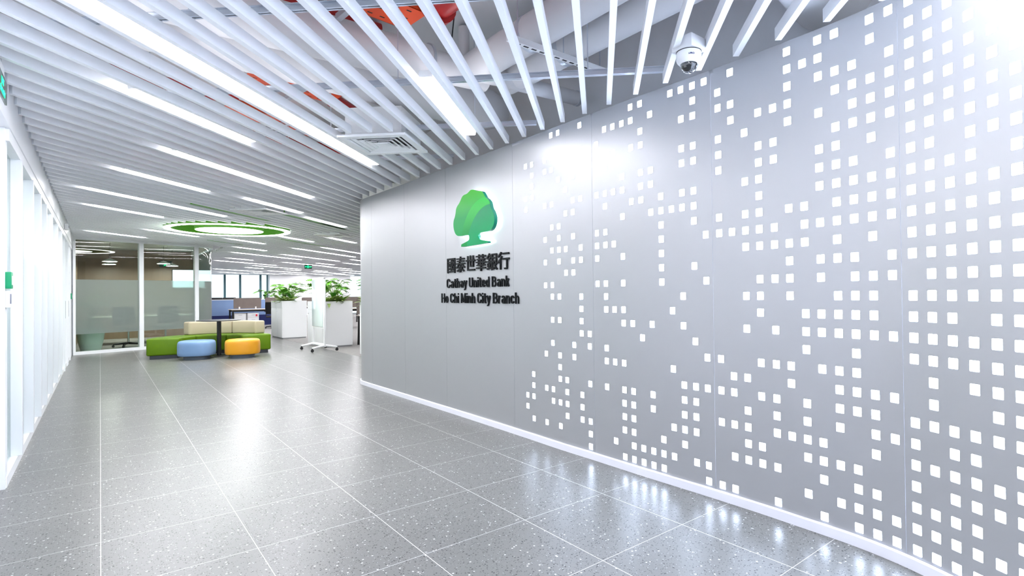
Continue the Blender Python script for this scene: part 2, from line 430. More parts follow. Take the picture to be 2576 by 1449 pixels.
for k in range(0, 181):
    s = CUM[-1]*k/180
    cur = [bm.verts.new(wp(s, z, o)) for z, o in ((0, .001), (0, .016), (.049, .016), (.055, .011), (.055, .001))]
    if prev:
        for q in range(4): bm.faces.new((prev[q], cur[q], cur[q+1], prev[q+1]))
    prev = cur
tag(obj('baseboard_right', bm, mat('lilac_white_skirting', (.80, .80, .86), .35), smooth=True), 'low white skirting along the foot of the silver dotted wall', 'skirting', kind='structure')

# ------------------------------------------------------------------ lettering and tree emblem on the wall
WX = 2.840
def text_mesh(body, size=1.0, extrude=0.0, offset=0.0, bevel=0.0):
    c = bpy.data.curves.new('text', 'FONT'); c.body = body; c.size = size; c.extrude = extrude; c.offset = offset; c.bevel_depth = bevel
    c.resolution_u = 6
    o = bpy.data.objects.new('text', c); COL.objects.link(o)
    bpy.context.view_layer.update()
    me = bpy.data.meshes.new_from_object(o.evaluated_get(bpy.context.evaluated_depsgraph_get()))
    bpy.data.objects.remove(o); bpy.data.curves.remove(c)
    return me
def ext(me): 
    xs = [v.co.x for v in me.vertices]; ys = [v.co.y for v in me.vertices]
    return (min(xs), max(xs), min(ys), max(ys)) if xs else (0, 0, 0, 0)
def letter_line(t, body, y0, y1, zbase, zcap, th, offset, m, capref):
    """raised characters of one line, each a part: from y0 (left) to y1 (right) on the wall plane"""
    off0 = ext(text_mesh('l'))[1]
    items = []
    for i, ch in enumerate(body):
        if ch == ' ': continue
        pos = ext(text_mesh(body[:i]+'l'))[1]-off0 if i else 0.0
        me = text_mesh(ch, 1.0, .5, offset, .009); items.append((ch, pos, me))
    full0 = min(p+ext(me)[0] for _, p, me in items); full1 = max(p+ext(me)[1] for _, p, me in items)
    cap = ext(text_mesh(capref, 1.0, 0, offset, .009)); sx = abs(y1-y0)/(full1-full0); sy = (zcap-zbase)/(cap[3]-cap[2])
    for ch, pos, me in items:
        for v in me.vertices:
            x = (v.co.x+pos-full0)*sx; y = (v.co.y-cap[2])*sy; z = (v.co.z+.5)*th+.004
            v.co = Vector((-z, -x, y))
        me.materials.clear(); me.materials.append(m); me.name = 'letter'
        o = bpy.data.objects.new('letter', me); COL.objects.link(o); o.parent = t
def A(cx, cy, rx, ry, a0, a1, n=7):
    return [(cx+rx*math.cos(math.radians(a0+(a1-a0)*i/n)), cy+ry*math.sin(math.radians(a0+(a1-a0)*i/n))) for i in range(n+1)]
SW = .128
_o = A(.24, .48, .16, .18, 0, 180)+A(.24, .25, .16, .18, 180, 360)
GLYPH = {                                        # bold condensed grotesque: stroke centre lines, cap height 1
 'H': (.62, [[(.09, 0), (.09, 1)], [(.53, 0), (.53, 1)], [(.09, .5), (.53, .5)]]),
 'U': (.62, [[(.09, 1)]+A(.31, .27, .22, .195, 180, 360)+[(.53, 1)]]),
 'C': (.60, [[(.53, .66)]+A(.31, .72, .22, .205, 0, 180)+A(.31, .28, .22, .205, 180, 360)+[(.53, .36)]]),
 'B': (.62, [[(.09, 0), (.09, 1)], [(.09, .925), (.32, .925)]+A(.34, .735, .17, .19, 90, -90)+[(.09, .545)], [(.09, .525), (.34, .525)]+A(.36, .30, .18, .225, 90, -90)+[(.09, .075)]]),
 'M': (.76, [[(.09, 0), (.09, 1)], [(.67, 0), (.67, 1)], [(.10, 1), (.38, .08)], [(.66, 1), (.38, .08)]]),
 'a': (.50, [[(.41, 0), (.41, .50)]+A(.25, .50, .16, .17, 0, 165), [(.41, .42), (.26, .40)]+A(.24, .23, .155, .165, 90, 300)+[(.41, .17)]]),
 'n': (.49, [[(.08, 0), (.08, .74)], [(.08, .48)]+A(.24, .48, .16, .19, 160, 0)+[(.40, 0)]]),
 'h': (.49, [[(.08, 0), (.08, 1)], [(.08, .48)]+A(.24, .48, .16, .19, 160, 0)+[(.40, 0)]]),
 'i': (.16, [[(.08, 0), (.08, .74)], [(.08, .85), (.08, 1)]]),
 't': (.33, [[(.14, .95), (.14, .2)]+A(.26, .20, .12, .135, 180, 270)+[(.31, .068)], [(.01, .67), (.31, .67)]]),
 'y': (.48, [[(.05, .74), (.235, .08)], [(.43, .74), (.215, -.08)]+A(.10, -.07, .105, .135, -15, -90)+[(.04, -.205)]]),
 'd': (.49, [_o, [(.41, 0), (.41, 1)]]),
 'e': (.48, [[(.10, .36), (.40, .36), (.40, .48)]+A(.24, .48, .16, .19, 0, 180)+A(.24, .25, .16, .185, 180, 345)]),
 'o': (.48, [_o+[_o[0]]]),
 'k': (.47, [[(.08, 0), (.08, 1)], [(.10, .26), (.38, .74)], [(.21, .44), (.40, 0)]]),
 'r': (.33, [[(.08, 0), (.08, .74)], [(.08, .46)]+A(.25, .46, .17, .20, 170, 80)]),
 'c': (.46, [A(.24, .48, .16, .19, 5, 180)+A(.24, .25, .16, .185, 180, 352)]),
}
def glyph_bm(ch, ox, sx, sy, th):
    bm = new_bm()
    for lift, path in enumerate(GLYPH[ch][1]):
        zt = th-.0012*lift; pts = [Vector(p) for p in path]; n = len(pts); rows = []
        for i, p in enumerate(pts):
            a = pts[i-1] if i else p; b = pts[i+1] if i < n-1 else p
            d0 = (p-a).normalized() if i else (b-p).normalized(); d1 = (b-p).normalized() if i < n-1 else d0
            d = (d0+d1).normalized(); nn = Vector((-d.y, d.x)); k = SW/2/max(.6, nn.dot(Vector((-d1.y, d1.x))))
            rows.append((p+nn*k, p-nn*k))
        def V(q, x): return bm.verts.new((x, -(ox+q.x)*sx, q.y*sy))
        rr = [[V(l, -.004), V(l, -.004-zt), V(r, -.004-zt), V(r, -.004)] for l, r in rows]
        for u, v in zip(rr, rr[1:]):
            for q in range(4): bm.faces.new((u[q], v[q], v[(q+1) % 4], u[(q+1) % 4]))
        bm.faces.new(rr[0]); bm.faces.new(rr[-1][::-1])
    return bm
def latin_line(t, body, width, cap, th, m):
    adv = 0; place = []
    for ch in body:
        if ch == ' ': adv += .25; continue
        place.append((ch, adv)); adv += GLYPH[ch][0]+.105
    sx = width/(adv-.105)
    for ch, ox in place: obj('letter', glyph_bm(ch, ox, sx, cap, th), m, t)
t = thing('sign_lettering', 'line of raised black Chinese characters under the green tree emblem', 'sign', (WX, 5.09, 1.462))
letter_line(t, '國泰世華銀行', 0, -1.125, 0, .155, .011, 0.0, M_LETTER, '國')
t = thing('sign_lettering', 'raised black line Cathay United Bank below the Chinese characters', 'sign', (WX, 5.105, 1.307))
latin_line(t, 'Cathay United Bank', 1.135, .098, .010, M_LETTER)
t = thing('sign_lettering', 'raised black line Ho Chi Minh City Branch, lowest of the wall lettering', 'sign', (WX, 5.225, 1.152))
latin_line(t, 'Ho Chi Minh City Branch', 1.40, .100, .010, M_LETTER)

LOGO = [(4.497,2.252),(4.533,2.252),(4.565,2.236),(4.603,2.224),(4.65,2.224),(4.688,2.211),(4.717,2.178),(4.747,2.15),(4.786,2.128),(4.809,2.101),(4.817,2.062),(4.833,2.024),(4.858,1.992),(4.867,1.948),(4.855,1.896),(4.826,1.851),(4.782,1.827),(4.733,1.823),(4.657,1.824),(4.591,1.823),(4.564,1.813),(4.557,1.79),(4.564,1.769),(4.602,1.758),(4.711,1.737),(4.711,1.737),(4.711,1.737),(4.714,1.714),(4.714,1.714),(4.714,1.714),(4.659,1.712),(4.493,1.712),(4.233,1.716),(4.233,1.716),(4.233,1.716),(4.236,1.734),(4.236,1.734),(4.236,1.734),(4.334,1.75),(4.385,1.764),(4.407,1.787),(4.402,1.807),(4.367,1.821),(4.273,1.823),(4.193,1.825),(4.148,1.85),(4.123,1.892),(4.118,1.941),(4.145,1.999),(4.177,2.03),(4.189,2.068),(4.201,2.097),(4.234,2.124),(4.267,2.143),(4.296,2.179),(4.325,2.208),(4.364,2.22),(4.408,2.223),(4.447,2.24)]
def chaikin(P, n=2):
    for _ in range(n):
        Q = []
        for a, b in zip(P, P[1:]+P[:1]):
            Q += [(a[0]*.75+b[0]*.25, a[1]*.75+b[1]*.25), (a[0]*.25+b[0]*.75, a[1]*.25+b[1]*.75)]
        P = Q
    return P
def logo_material():
    m = mat('tree_emblem_green', (.0, .4, .15), .3, spec=.16); N, L = nodes(m); P = N['Principled BSDF']
    tc = N.new('ShaderNodeTexCoord'); sx = N.new('ShaderNodeSeparateXYZ'); L.new(tc.outputs['Object'], sx.inputs[0])
    def ramp(v, lo, hi):
        r = N.new('ShaderNodeMapRange'); r.inputs['From Min'].default_value = lo; r.inputs['From Max'].default_value = hi; L.new(v, r.inputs[0]); return r.outputs[0]
    def disc(y, z, r):
        d = N.new('ShaderNodeVectorMath'); d.operation = 'DISTANCE'; d.inputs[1].default_value = (0, y, z)
        fl = N.new('ShaderNodeCombineXYZ'); L.new(sx.outputs[1], fl.inputs[1]); L.new(sx.outputs[2], fl.inputs[2])
        L.new(fl.outputs[0], d.inputs[0])
        return ramp(d.outputs['Value'], r+.002, r-.002)
    def mix(f, a, b):
        x = N.new('ShaderNodeMix'); x.data_type = 'RGBA'; L.new(f, x.inputs['Factor'])
        for k, v in (('A', a), ('B', b)):
            if isinstance(v, tuple): x.inputs[k].default_value = (*v, 1)
            else: L.new(v, x.inputs[k])
        return x.outputs['Result']
    z = sx.outputs[2]
    lobe1 = mix(ramp(z, 2.0, 2.24), (.0, .24, .055), (.05, .42, .03))
    lobe2 = mix(ramp(z, 1.86, 2.12), (.0, .22, .045), (.02, .42, .05))
    lobe3 = mix(ramp(z, 1.84, 2.06), (.0, .25, .085), (.0, .20, .075))
    c = mix(disc(4.28, 1.72, .43), lobe1, lobe2)
    c = mix(disc(4.19, 1.655, .418), c, lobe3)
    L.new(c, P.inputs['Base Color'])
    return m
t = thing('tree_emblem', 'halo lit green tree emblem standing off the silver wall', 'sign', (WX, 0, 0))
P = chaikin(LOGO)
def yz_prism(poly, x0, x1):
    bm = new_bm(); a = [bm.verts.new((x0, y, z)) for y, z in poly]; b = [bm.verts.new((x1, y, z)) for y, z in poly]; n = len(poly)
    bm.faces.new(a); bm.faces.new(b[::-1])
    for i in range(n): bm.faces.new((a[i], a[(i+1) % n], b[(i+1) % n], b[i]))
    return bm
obj('emblem_face', yz_prism(P, -.062, -.058), logo_material(), t)
obj('emblem_return', yz_prism(P, -.058, -.026), mat('emblem_side_green', (.0, .22, .15), .25), t, label='dark teal green edge of the emblem')
cy0 = sum(p[0] for p in P)/len(P); cz0 = sum(p[1] for p in P)/len(P)
obj('halo_lamp', yz_prism([(cy0+(y-cy0)*.955, cz0+(z-cz0)*.955) for y, z in P], -.026, -.018), M_HALO, t, label='white light strip behind the emblem')

# ------------------------------------------------------------------ slatted ceiling
D0, DC = -1.622, .2512
def slot_c(k): return D0+DC*k
R2 = math.sqrt(2)
VENTS = [(1.945, 4.60), (1.945, 9.45), (3.98, 12.25)]
RING = (2.0, 12.34, 1.085)
SLAT_W, SLAT_H = .034, .066
unit = bpy.data.meshes.new('ceiling_baffle'); bm = new_bm(); bmesh.ops.create_cube(bm, size=1.0)
bm.to_mesh(unit); bm.free(); unit.materials.append(M_BAFFLE)
def part_y(x): return 15.78+.36*(x+.43)          # line of the glazed partition
def baffle(c, x0, x1, label, group):
    u0, u1 = (2*x0+c)/R2, (2*x1+c)/R2
    if u1-u0 < .08: return
    o = bpy.data.objects.new('ceiling_baffle', unit); COL.objects.link(o)
    xm = (x0+x1)/2
    o.location = (xm, xm+c, CEIL+SLAT_H/2); o.rotation_euler = (0, 0, PI/4); o.scale = (u1-u0, SLAT_W, SLAT_H)
    tag(o, label, 'ceiling baffle', group)
def cut(segs, a, b):
    out = []
    for x0, x1 in segs:
        if b <= x0 or a >= x1: out.append((x0, x1)); continue
        if a > x0: out.append((x0, a))
        if b < x1: out.append((b, x1))
    return out
for k in range(-15, 158):
    c = slot_c(k)
    lo, hi = -.452, (2.812 if c+2.83 < 7.5 else 14.5)
    lo = max(lo, -4.0-c); hi = min(hi, 38-c)
    if 7.5 <= c+2.83 < 8.2 or (c+2.83 >= 7.5 and c < 5.2): pass
    segs = [(lo, hi)]
    for vx, vy in VENTS:
        v = ((vy-vx)-c)/R2
        if abs(v) < .31+SLAT_W/2: xm = (vx+vy-c)/2; segs = cut(segs, xm-.315/R2*1.0, xm+.315/R2*1.0)
    v = ((RING[1]-RING[0])-c)/R2
    if abs(v) < RING[2]: xm = (RING[0]+RING[1]-c)/2; h = math.sqrt(RING[2]**2-v*v)/R2+.01; segs = cut(segs, xm-h, xm+h)
    # the meeting room behind the partition has its own ceiling
    if c > 14.3:
        xi = (15.78+.36*.43-c)/.64                 # crossing with the partition line
        segs = cut(segs, max(xi, -.6), 2.62)
    for x0, x1 in segs:
        if c+2.83 < 7.5:
            lab, grp = 'white ceiling baffle between the glazed left wall and the dotted wall', 'white ceiling baffles over the lobby floor'
            if len(segs) > 1: lab, grp = 'white ceiling baffle cut short at the nearest square air vent', 'baffles cut at the nearest air vent'
        elif x0 > 2.5 or c > 14: lab, grp = 'white ceiling baffle in the far rows over the open office', 'white ceiling baffles over the open office'
        elif len(segs) > 1: lab, grp = 'white ceiling baffle cut at the ring lamp or a farther vent', 'baffles cut at the ring lamp and far vents'
        else: lab, grp = 'white ceiling baffle running past the rounded end of the dotted wall', 'white ceiling baffles over the lounge'
        baffle(c, x0, x1, lab, grp)

for n, sm in enumerate([.8, 2.2, 3.6, 4.985, 6.36, 7.74, 9.12, 10.5, 11.9]):   # carrier rails crossing above the baffles
    xa = -.45; xb = 2.82
    bm = new_bm(); d = Vector((1, -1, 0))/R2
    for (za, zb, wd) in ((CEIL+SLAT_H, CEIL+SLAT_H+.035, .006), (CEIL+SLAT_H+.033, CEIL+SLAT_H+.037, .03), (CEIL+SLAT_H, CEIL+SLAT_H+.004, .03)):
        pa, pb = Vector((xa, sm-xa, 0)), Vector((xb, sm-xb, 0)); nrm = Vector((1, 1, 0))/R2*wd/2
        vs = [bm.verts.new(p+nn+Vector((0, 0, z))) for z in (za, zb) for p, nn in ((pa, nrm), (pb, nrm), (pb, -nrm), (pa, -nrm))]
        for q in ((0, 1, 2, 3), (7, 6, 5, 4), (0, 4, 5, 1), (1, 5, 6, 2), (2, 6, 7, 3), (3, 7, 4, 0)): bm.faces.new([vs[i] for i in q])
    names = ['first', 'second', 'third', 'fourth', 'fifth', 'sixth', 'seventh', 'eighth', 'ninth', 'tenth']
    rail = tag(obj('carrier_rail', bm, M_GALV), f'galvanised carrier rail above the baffles, {names[n]} counted from the camera', 'ceiling rail', 'carrier rails over the baffles')
    for fx in (.35, 1.55, 2.45):
        b2 = new_bm(); add_tube(b2, [(fx, sm-fx, CEIL+SLAT_H+.03), (fx, sm-fx, SLAB)], .004, 6)
        obj('hanger_rod', b2, M_GALV, rail)

# linear lamps between the baffles: slot, middle x, number of 1.2 m lengths
def lamp(k, xm, n, label, group=None):
    c = slot_c(k)
    t = thing('linear_lamp', label, 'ceiling lamp', (xm, xm+c, CEIL+.005), PI/4, group)
    L_ = 1.2*n
    bm = new_bm(); add_box(bm, -L_/2-.006, -.043, .018, L_/2+.006, .043, .062); obj('housing', bm, M_WHITE, t)
    bm = new_bm(); add_box(bm, -L_/2+.02, -.036, .062, L_/2-.02, .036, .066); obj('void_fill_strip', bm, M_VOIDFILL, t, label='added glowing strip on the lamp, brightening the ceiling void')  # unseen strip, added to brighten the ceiling void
    for q in range(n):
        x0 = -L_/2+1.2*q
        bm = new_bm(); add_box(bm, x0+.002, -.040, 0, x0+1.198, .040, .0175, bevel=.004); obj('diffuser', bm, M_LED, t, label='glowing white diffuser length')
    return t
LAMPS = [
 (19.4, .93, 3, 'long bright linear lamp running from the top edge to the nearest vent'),
 (23.45, .60, 1, 'short linear lamp in the second lamp row from the dotted wall'),
 (12.5, 2.01, 1, 'short linear lamp closest to the dotted wall, hanging alone'),
 (28.5, 1.40, 2, 'double length linear lamp left of the nearest square vent'),
 (34.5, .64, 1, 'short linear lamp near the glazed left wall, above the double row'),
 (41.5, .77, 2, 'double length linear lamp towards the glazed left wall before the ring lamp'),
 (47.5, .38, 1, 'short linear lamp left of the ring lamp near the left wall'),
 (33.5, 2.10, 1, 'short linear lamp to the right of the middle square vent'),
 (63.5, .35, 1, 'linear lamp just in front of the glass meeting room'),
 (56.5, 1.26, 1, 'linear lamp under the near edge of the ring lamp, before the meeting room'),
 (34.5, 3.31, 1, 'short linear lamp beside the green strip, near the rounded wall end'),
 (41.5, 4.64, 1, 'linear lamp beyond the far square vent, cut by the rounded wall end'),
 (46.5, 3.68, 1, 'short linear lamp right of the ring lamp'),
 (54.5, 2.84, 1, 'short linear lamp just beyond the ring lamp'),
]
for k, xm, n, lab in LAMPS: lamp(k, xm, n, lab)
for k, xm, n in [(61.5, 3.37, 1), (68.5, 4.5, 3), (78.5, 3.96, 1), (85.5, 4.68, 3), (90.5, 6.55, 3), (97.5, 5.7, 1), (109.5, 5.6, 3), (121.5, 5.9, 2), (54.5, 5.64, 3), (49.5, 5.8, 2), (63.5, 5.96, 3),
                 (76.5, 7.0, 3), (71.5, 7.48, 1), (77.5, 9.1, 2), (103.5, 8.2, 3), (95.5, 7.83, 1), (90.5, 9.29, 1), (95.5, 10.5, 3), (65.5, 8.4, 1), (82.5, 10.6, 2), (89.5, 11.9, 2), (58.5, 8.3, 2), (69.5, 10.8, 2), (31.5, 5.4, 2), (33.5, 7.5, 2), (111.5, 9.3, 2), (104.5, 10.9, 2), (98.5, 12.3, 2), (116.5, 7.6, 2)]:  # last entries are added lamps, brightening the cabinet fronts and far wall
    lamp(k, xm, n, 'white linear lamp among the rows of lamps over the far office', 'linear lamps over the far office')
for k, xm, n in [(4.5, .9, 2), (-.5, 2.0, 1), (-7.5, 1.6, 2), (-12.5, 1.9, 2)]:
    lamp(k, xm, n, 'white linear lamp of the lobby ceiling behind the camera', 'linear lamps behind the camera')

# ------------------------------------------------------------------ ceiling fittings
def vent(x, y, label):
    t = thing('air_diffuser', label, 'air vent', (x, y, CEIL-.022), PI/4)
    h = .295
    bm = new_bm()
    def ring(h0, z0, h1, z1):
        a = [bm.verts.new((sx*h0, sy*h0, z0)) for sx, sy in ((-1, -1), (1, -1), (1, 1), (-1, 1))]
        b = [bm.verts.new((sx*h1, sy*h1, z1)) for sx, sy in ((-1, -1), (1, -1), (1, 1), (-1, 1))]
        for i in range(4): bm.faces.new((a[i], a[(i+1) % 4], b[(i+1) % 4], b[i]))
    ring(h, 0, h-.055, 0); ring(h, 0, h, .02); ring(h-.055, 0, h-.065, .012)
    obj('frame', bm, M_WHITE, t)
    for i in range(4):
        bm = new_bm(); o = h-.083-.046*i
        ring(o, .004, o-.028, .014); ring(o-.028, .014, o-.040, .040); ring(o, .004, o, .008)
        obj('louvre', bm, M_WHITE, t)
    bm = new_bm(); add_box(bm, -.045, -.045, .004, .045, .045, .012); obj('core', bm, M_WHITE, t)
    bm = new_bm(); add_box(bm, -h+.06, -h+.06, .055, h-.06, h-.06, .06); obj('gap_shade_plate', bm, M_BLACK, t)  # black plate painting the shade in the gaps between louvres
    bm = new_bm(); ring(h-.05, .02, h-.05, .26); ring(h-.055, .02, h-.055, .26); ring(h-.05, .26, .02, .27); obj('neck_box', bm, M_WHITE, t)
    return t
vent(1.945, 4.60, 'square white four way air vent nearest the camera')
vent(1.945, 9.45, 'square white air vent in front of the ring lamp')
vent(3.98, 12.25, 'square white air vent right of the ring lamp, beside the rounded wall end')

t = thing('ring_lamp', 'large round green ceiling lamp with white ring and glowing disc', 'ceiling lamp', (RING[0], RING[1], CEIL-.03))
def annulus_prof(bm, prof, n=96): add_lathe(bm, prof+[prof[0]], n=n, cap=False)
bm = new_bm(); annulus_prof(bm, [(1.067, .012), (1.085, .012), (1.085, .16), (1.067, .16)]); obj('green_rim', bm, M_GREEN, t, smooth=True)
bm = new_bm(); annulus_prof(bm, [(.985, .012), (.998, .012), (.998, .16), (.985, .16)]); obj('green_rim', bm, M_GREEN, t, smooth=True)
bm = new_bm(); annulus_prof(bm, [(.985, 0), (1.085, 0), (1.085, .012), (.985, .012)]); obj('light_ring', bm, M_LEDSOFT, t, label='glowing white ring')
bm = new_bm(); add_lathe(bm, [(.60, .0), (.60, .17), (.58, .18)], n=72); obj('drum', bm, M_GREEN, t, smooth=True, label='green drum of the inner lamp')
bm = new_bm(); add_lathe(bm, [(.583, -.004), (.587, -.001)], n=72); obj('light_disc', bm, M_LEDSOFT, t, label='glowing white disc')
for a in (.6, 2.7, 4.8):
    bm = new_bm(); add_tube(bm, [(.3*math.cos(a), .3*math.sin(a), .17), (.3*math.cos(a), .3*math.sin(a), SLAB-CEIL+.03)], .006, 8); obj('hanger', bm, M_GALV, t)

def green_strip(k, xa, xb, label):
    c = slot_c(k); bm = new_bm(); L_ = (xb-xa)*R2; add_box(bm, -L_/2, -.05, 0, L_/2, .05, .05, bevel=.003)
    o = obj('green_strip', bm, M_GREEN); o.location = ((xa+xb)/2, (xa+xb)/2+c, CEIL+.012); o.rotation_euler = (0, 0, PI/4)
    tag(o, label, 'ceiling strip', 'green strips between the baffles')
green_strip(39.5, 1.05, 2.35, 'green strip between baffles before the ring lamp, the longer left one')
green_strip(35.5, 1.95, 3.9, 'green strip between baffles running from the double lamp past the ring lamp')
green_strip(34.0+.5+1, 3.2, 3.9, 'green strip beside the short lamp by the rounded wall end')
green_strip(48.5, 3.35, 5.0, 'green strip between baffles behind the right side of the ring lamp')
green_strip(58.5, 2.0, 2.9, 'green strip between baffles behind the left side of the ring lamp')

t = thing('dome_camera', 'white dome security camera above the top edge of the dotted wall', 'security camera', (2.515, 1.80, 0))
box_obj('mounting_box', M_PLENUM, t, -.066, -.066, CEIL-.02, .066, .066, CEIL+.05, bevel=.004)
bm = new_bm(); add_lathe(bm, [(.066, CEIL-.022), (.068, CEIL-.03), (.068, CEIL-.062), (.064, CEIL-.074), (.05, CEIL-.088), (.045, CEIL-.088)], n=40); obj('housing', bm, M_WHITE, t, smooth=True)
bm = new_bm(); add_lathe(bm, [(.046*math.cos(a), CEIL-.086-.05*math.sin(a)) for a in [PI/2*i/10 for i in range(10)]]+[(.002, CEIL-.136)], n=32); obj('dome', bm, M_DARKGLASS, t, smooth=True, label='dark clear dome')
bm = new_bm(); add_lathe(bm, [(.069, CEIL-.024), (.069, CEIL-.021)], n=40); obj('gasket', bm, M_BLACK, t)
me = text_mesh('i-PRO', .013, .0004, .0006)
a0 = math.radians(215)
for v in me.vertices:
    th = a0+(v.co.x)/.0687; v.co = Vector((.0687*math.cos(th), .0687*math.sin(th), CEIL-.058+v.co.y))
me.materials.clear(); me.materials.append(M_NAVYINK); o = bpy.data.objects.new('lettering', me); COL.objects.link(o); o.parent = t

def text_part(t, body, m, M, size, th=.001, offset=0.0, name='lettering', sx=1.0):
    me = text_mesh(body, size, th, offset); e = ext(me)
    for v in me.vertices: v.co = M @ Vector(((v.co.x-(e[0]+e[1])/2)*sx, v.co.y, v.co.z))
    me.materials.clear(); me.materials.append(m)
    o = bpy.data.objects.new(name, me); COL.objects.link(o); o.parent = t
    return o
def person_poly(): return [(-.02, .05), (.02, .05), (.03, .01), (.055, -.01), (.05, -.02), (.02, -.012), (.012, -.03), (.04, -.055), (.045, -.09), (.03, -.09), (.025, -.06), (-.005, -.045), (-.03, -.085), (-.06, -.085), (-.06, -.073), (-.038, -.07), (-.018, -.03), (-.018, .0), (-.04, -.01), (-.06, .01), (-.07, 0), (-.045, -.028), (-.02, -.008)]
# exit sign on the bulkhead of the left wall, reads from the lobby (faces +X)
t = thing('exit_sign', 'green lit exit sign at the left edge below the baffles', 'exit sign', (-.425, 4.255, 2.445))
box_obj('panel', M_EXITB, t, -.005, -.215, -.066, .005, .215, .066, bevel=.001)
RX = Matrix(((0, 0, 1), (1, 0, 0), (0, 1, 0))).to_4x4()          # text plane facing +X
for body, z, sz in (('EXIT', .006, .046), ('LỐI THOÁT', -.048, .038)):
    M = Matrix.Translation((.0056, .03, z)) @ RX; text_part(t, body, M_EXITG, M, sz, .0006, .002)
box_obj('bracket', M_WHITE, t, -.02, -.15, .066, .0, .15, .13)

t = thing('exit_sign', 'small hanging green exit sign far back over the office', 'exit sign', (6.77, 24.05, 2.47))
box_obj('panel', M_EXITB, t, -.15, -.02, -.085, .15, .02, .085, bevel=.003)
RY = Matrix(((1, 0, 0), (0, 0, -1), (0, 1, 0))).to_4x4()         # text plane facing -Y
def flat_y(t, polys, m, y, name):
    bm = new_bm()
    for P in polys:
        a = [bm.verts.new((x, y, z)) for x, z in P]; b = [bm.verts.new((x, y-.001, z)) for x, z in P]; n = len(P)
        bm.faces.new(a); bm.faces.new(b[::-1])
        for i in range(n): bm.faces.new((a[i], a[(i+1) % n], b[(i+1) % n], b[i]))
    return obj(name, bm, m, t)
s = .75
flat_y(t, [[(x*s-.01, z*s+.01) for x, z in person_poly()], [(-.01+.012*math.cos(q*PI/5), .063+.012*math.sin(q*PI/5)) for q in range(10)]], M_EXITG, -.0205, 'running_figure')
flat_y(t, [[(-.13, 0), (-.10, .03), (-.10, .012), (-.07, .012), (-.07, -.012), (-.10, -.012), (-.10, -.03)]], M_EXITG, -.0205, 'arrow')
text_part(t, 'EXIT', M_EXITG, Matrix.Translation((.09, -.0206, -.02)) @ RY, .05, .0005, .002)
bm = new_bm(); add_tube(bm, [(-.1, 0, .085), (-.1, 0, .2)], .004, 6); obj('hanger', bm, M_GALV, t)
bm = new_bm(); add_tube(bm, [(.1, 0, .085), (.1, 0, .2)], .004, 6); obj('hanger', bm, M_GALV, t)

# ------------------------------------------------------------------ services in the ceiling void
def duct(name, label, cat, pts, r, m=M_DUCT, n=24, bands=()):
    bm = new_bm(); add_tube(bm, pts, r, n)
    t = obj(name, bm, m, smooth=True); tag(t, label, cat)
    for (p, q, rr) in bands:
        b2 = new_bm(); add_tube(b2, [p, q], rr, n); obj('band', b2, M_GALV if m is M_DUCT else m, t, smooth=True)
    return t
def arc(c, r, a0, a1, n, ax):
    out = []
    for i in range(n+1):
        a = a0+(a1-a0)*i/n; u, v = r*math.cos(a), r*math.sin(a)
        out.append({'xy': (c[0]+u, c[1]+v, c[2]), 'xz': (c[0]+u, c[1], c[2]+v), 'yz': (c[0], c[1]+u, c[2]+v)}[ax])
    return out
duct('air_duct', 'upper of the two round white ducts running side by side towards the camera', 'duct', [(2.33, 3.72, 3.06), (2.33, 2.4, 3.06), (2.33, -2.5, 3.06)], .125, bands=[((2.33, 3.0, 3.06), (2.33, 2.96, 3.06), .129)])
duct('air_duct', 'round white duct beside the upper one, nearer the grey rear wall', 'duct', [(2.66, 3.72, 3.04), (2.66, 2.4, 3.04), (2.66, -2.5, 3.04)], .115, bands=[((2.66, 3.0, 3.04), (2.66, 2.96, 3.04), .119)])
duct('air_duct', 'long white wrapped pipe crossing the void with a dark coupling ring', 'duct', [(-.4, 3.94, 3.05), (.6, 3.92, 3.05), (1.98, 3.86, 3.05), (2.0, 3.86, 3.05), (2.5, 3.82, 3.05)], [.16, .16, .145, .12, .11], bands=[((1.97, 3.86, 3.05), (1.99, 3.86, 3.05), .155)])
duct('air_duct', 'broad white duct behind the wrapped pipe, rounding off at its right end', 'duct', [(-.4, 4.48, 3.10), (1.0, 4.46, 3.10), (2.3, 4.44, 3.06), (2.85, 4.42, 3.03), (3.05, 4.42, 3.04), (3.14, 4.42, 3.08)], [.20, .20, .21, .21, .15, .05])
duct('drain_pipe', 'thin white pipe with capped end reaching over the dotted wall', 'pipe', [(2.35, 3.62, 2.98), (3.1, 3.56, 2.98), (3.3, 3.55, 2.98)], .062, bands=[((3.28, 3.55, 2.98), (3.31, 3.55, 2.98), .068)])
duct('riser_pipe', 'short upright white pipe rising from the wrapped pipe', 'pipe', [(2.3, 3.83, 3.05), (2.3, 3.83, 3.42)], .045)
duct('air_duct', 'wide white duct end bulging over the upper right of the baffles', 'duct', [(2.35, 1.0, 3.1), (2.6, 1.15, 3.02), (2.95, 1.3, 3.02), (3.4, 1.4, 3.06)], [.10, .2, .25, .25])
duct('air_duct', 'pale duct crossing the void far behind the nearest vent', 'duct', [(-.4, 7.4, 3.05), (3.2, 7.2, 3.05)], .24)
t = thing('strut_channel', 'grey slotted strut carrying the two round ducts', 'bracket', (2.5, 2.85, 2.90))
box_obj('channel', M_WHITE, t, -.46, -.02, -.02, .42, .02, .02)
for q in (-.38, .02, .38):
    bm = new_bm(); add_tube(bm, [(q, 0, .02), (q, 0, .55)], .005, 6); obj('rod', bm, M_GALV, t)
bm = new_bm()
for q in range(12): add_box(bm, -.40+.068*q, -.008, -.0212, -.36+.068*q, .008, -.0198)
obj('slots', bm, M_BLACK, t)
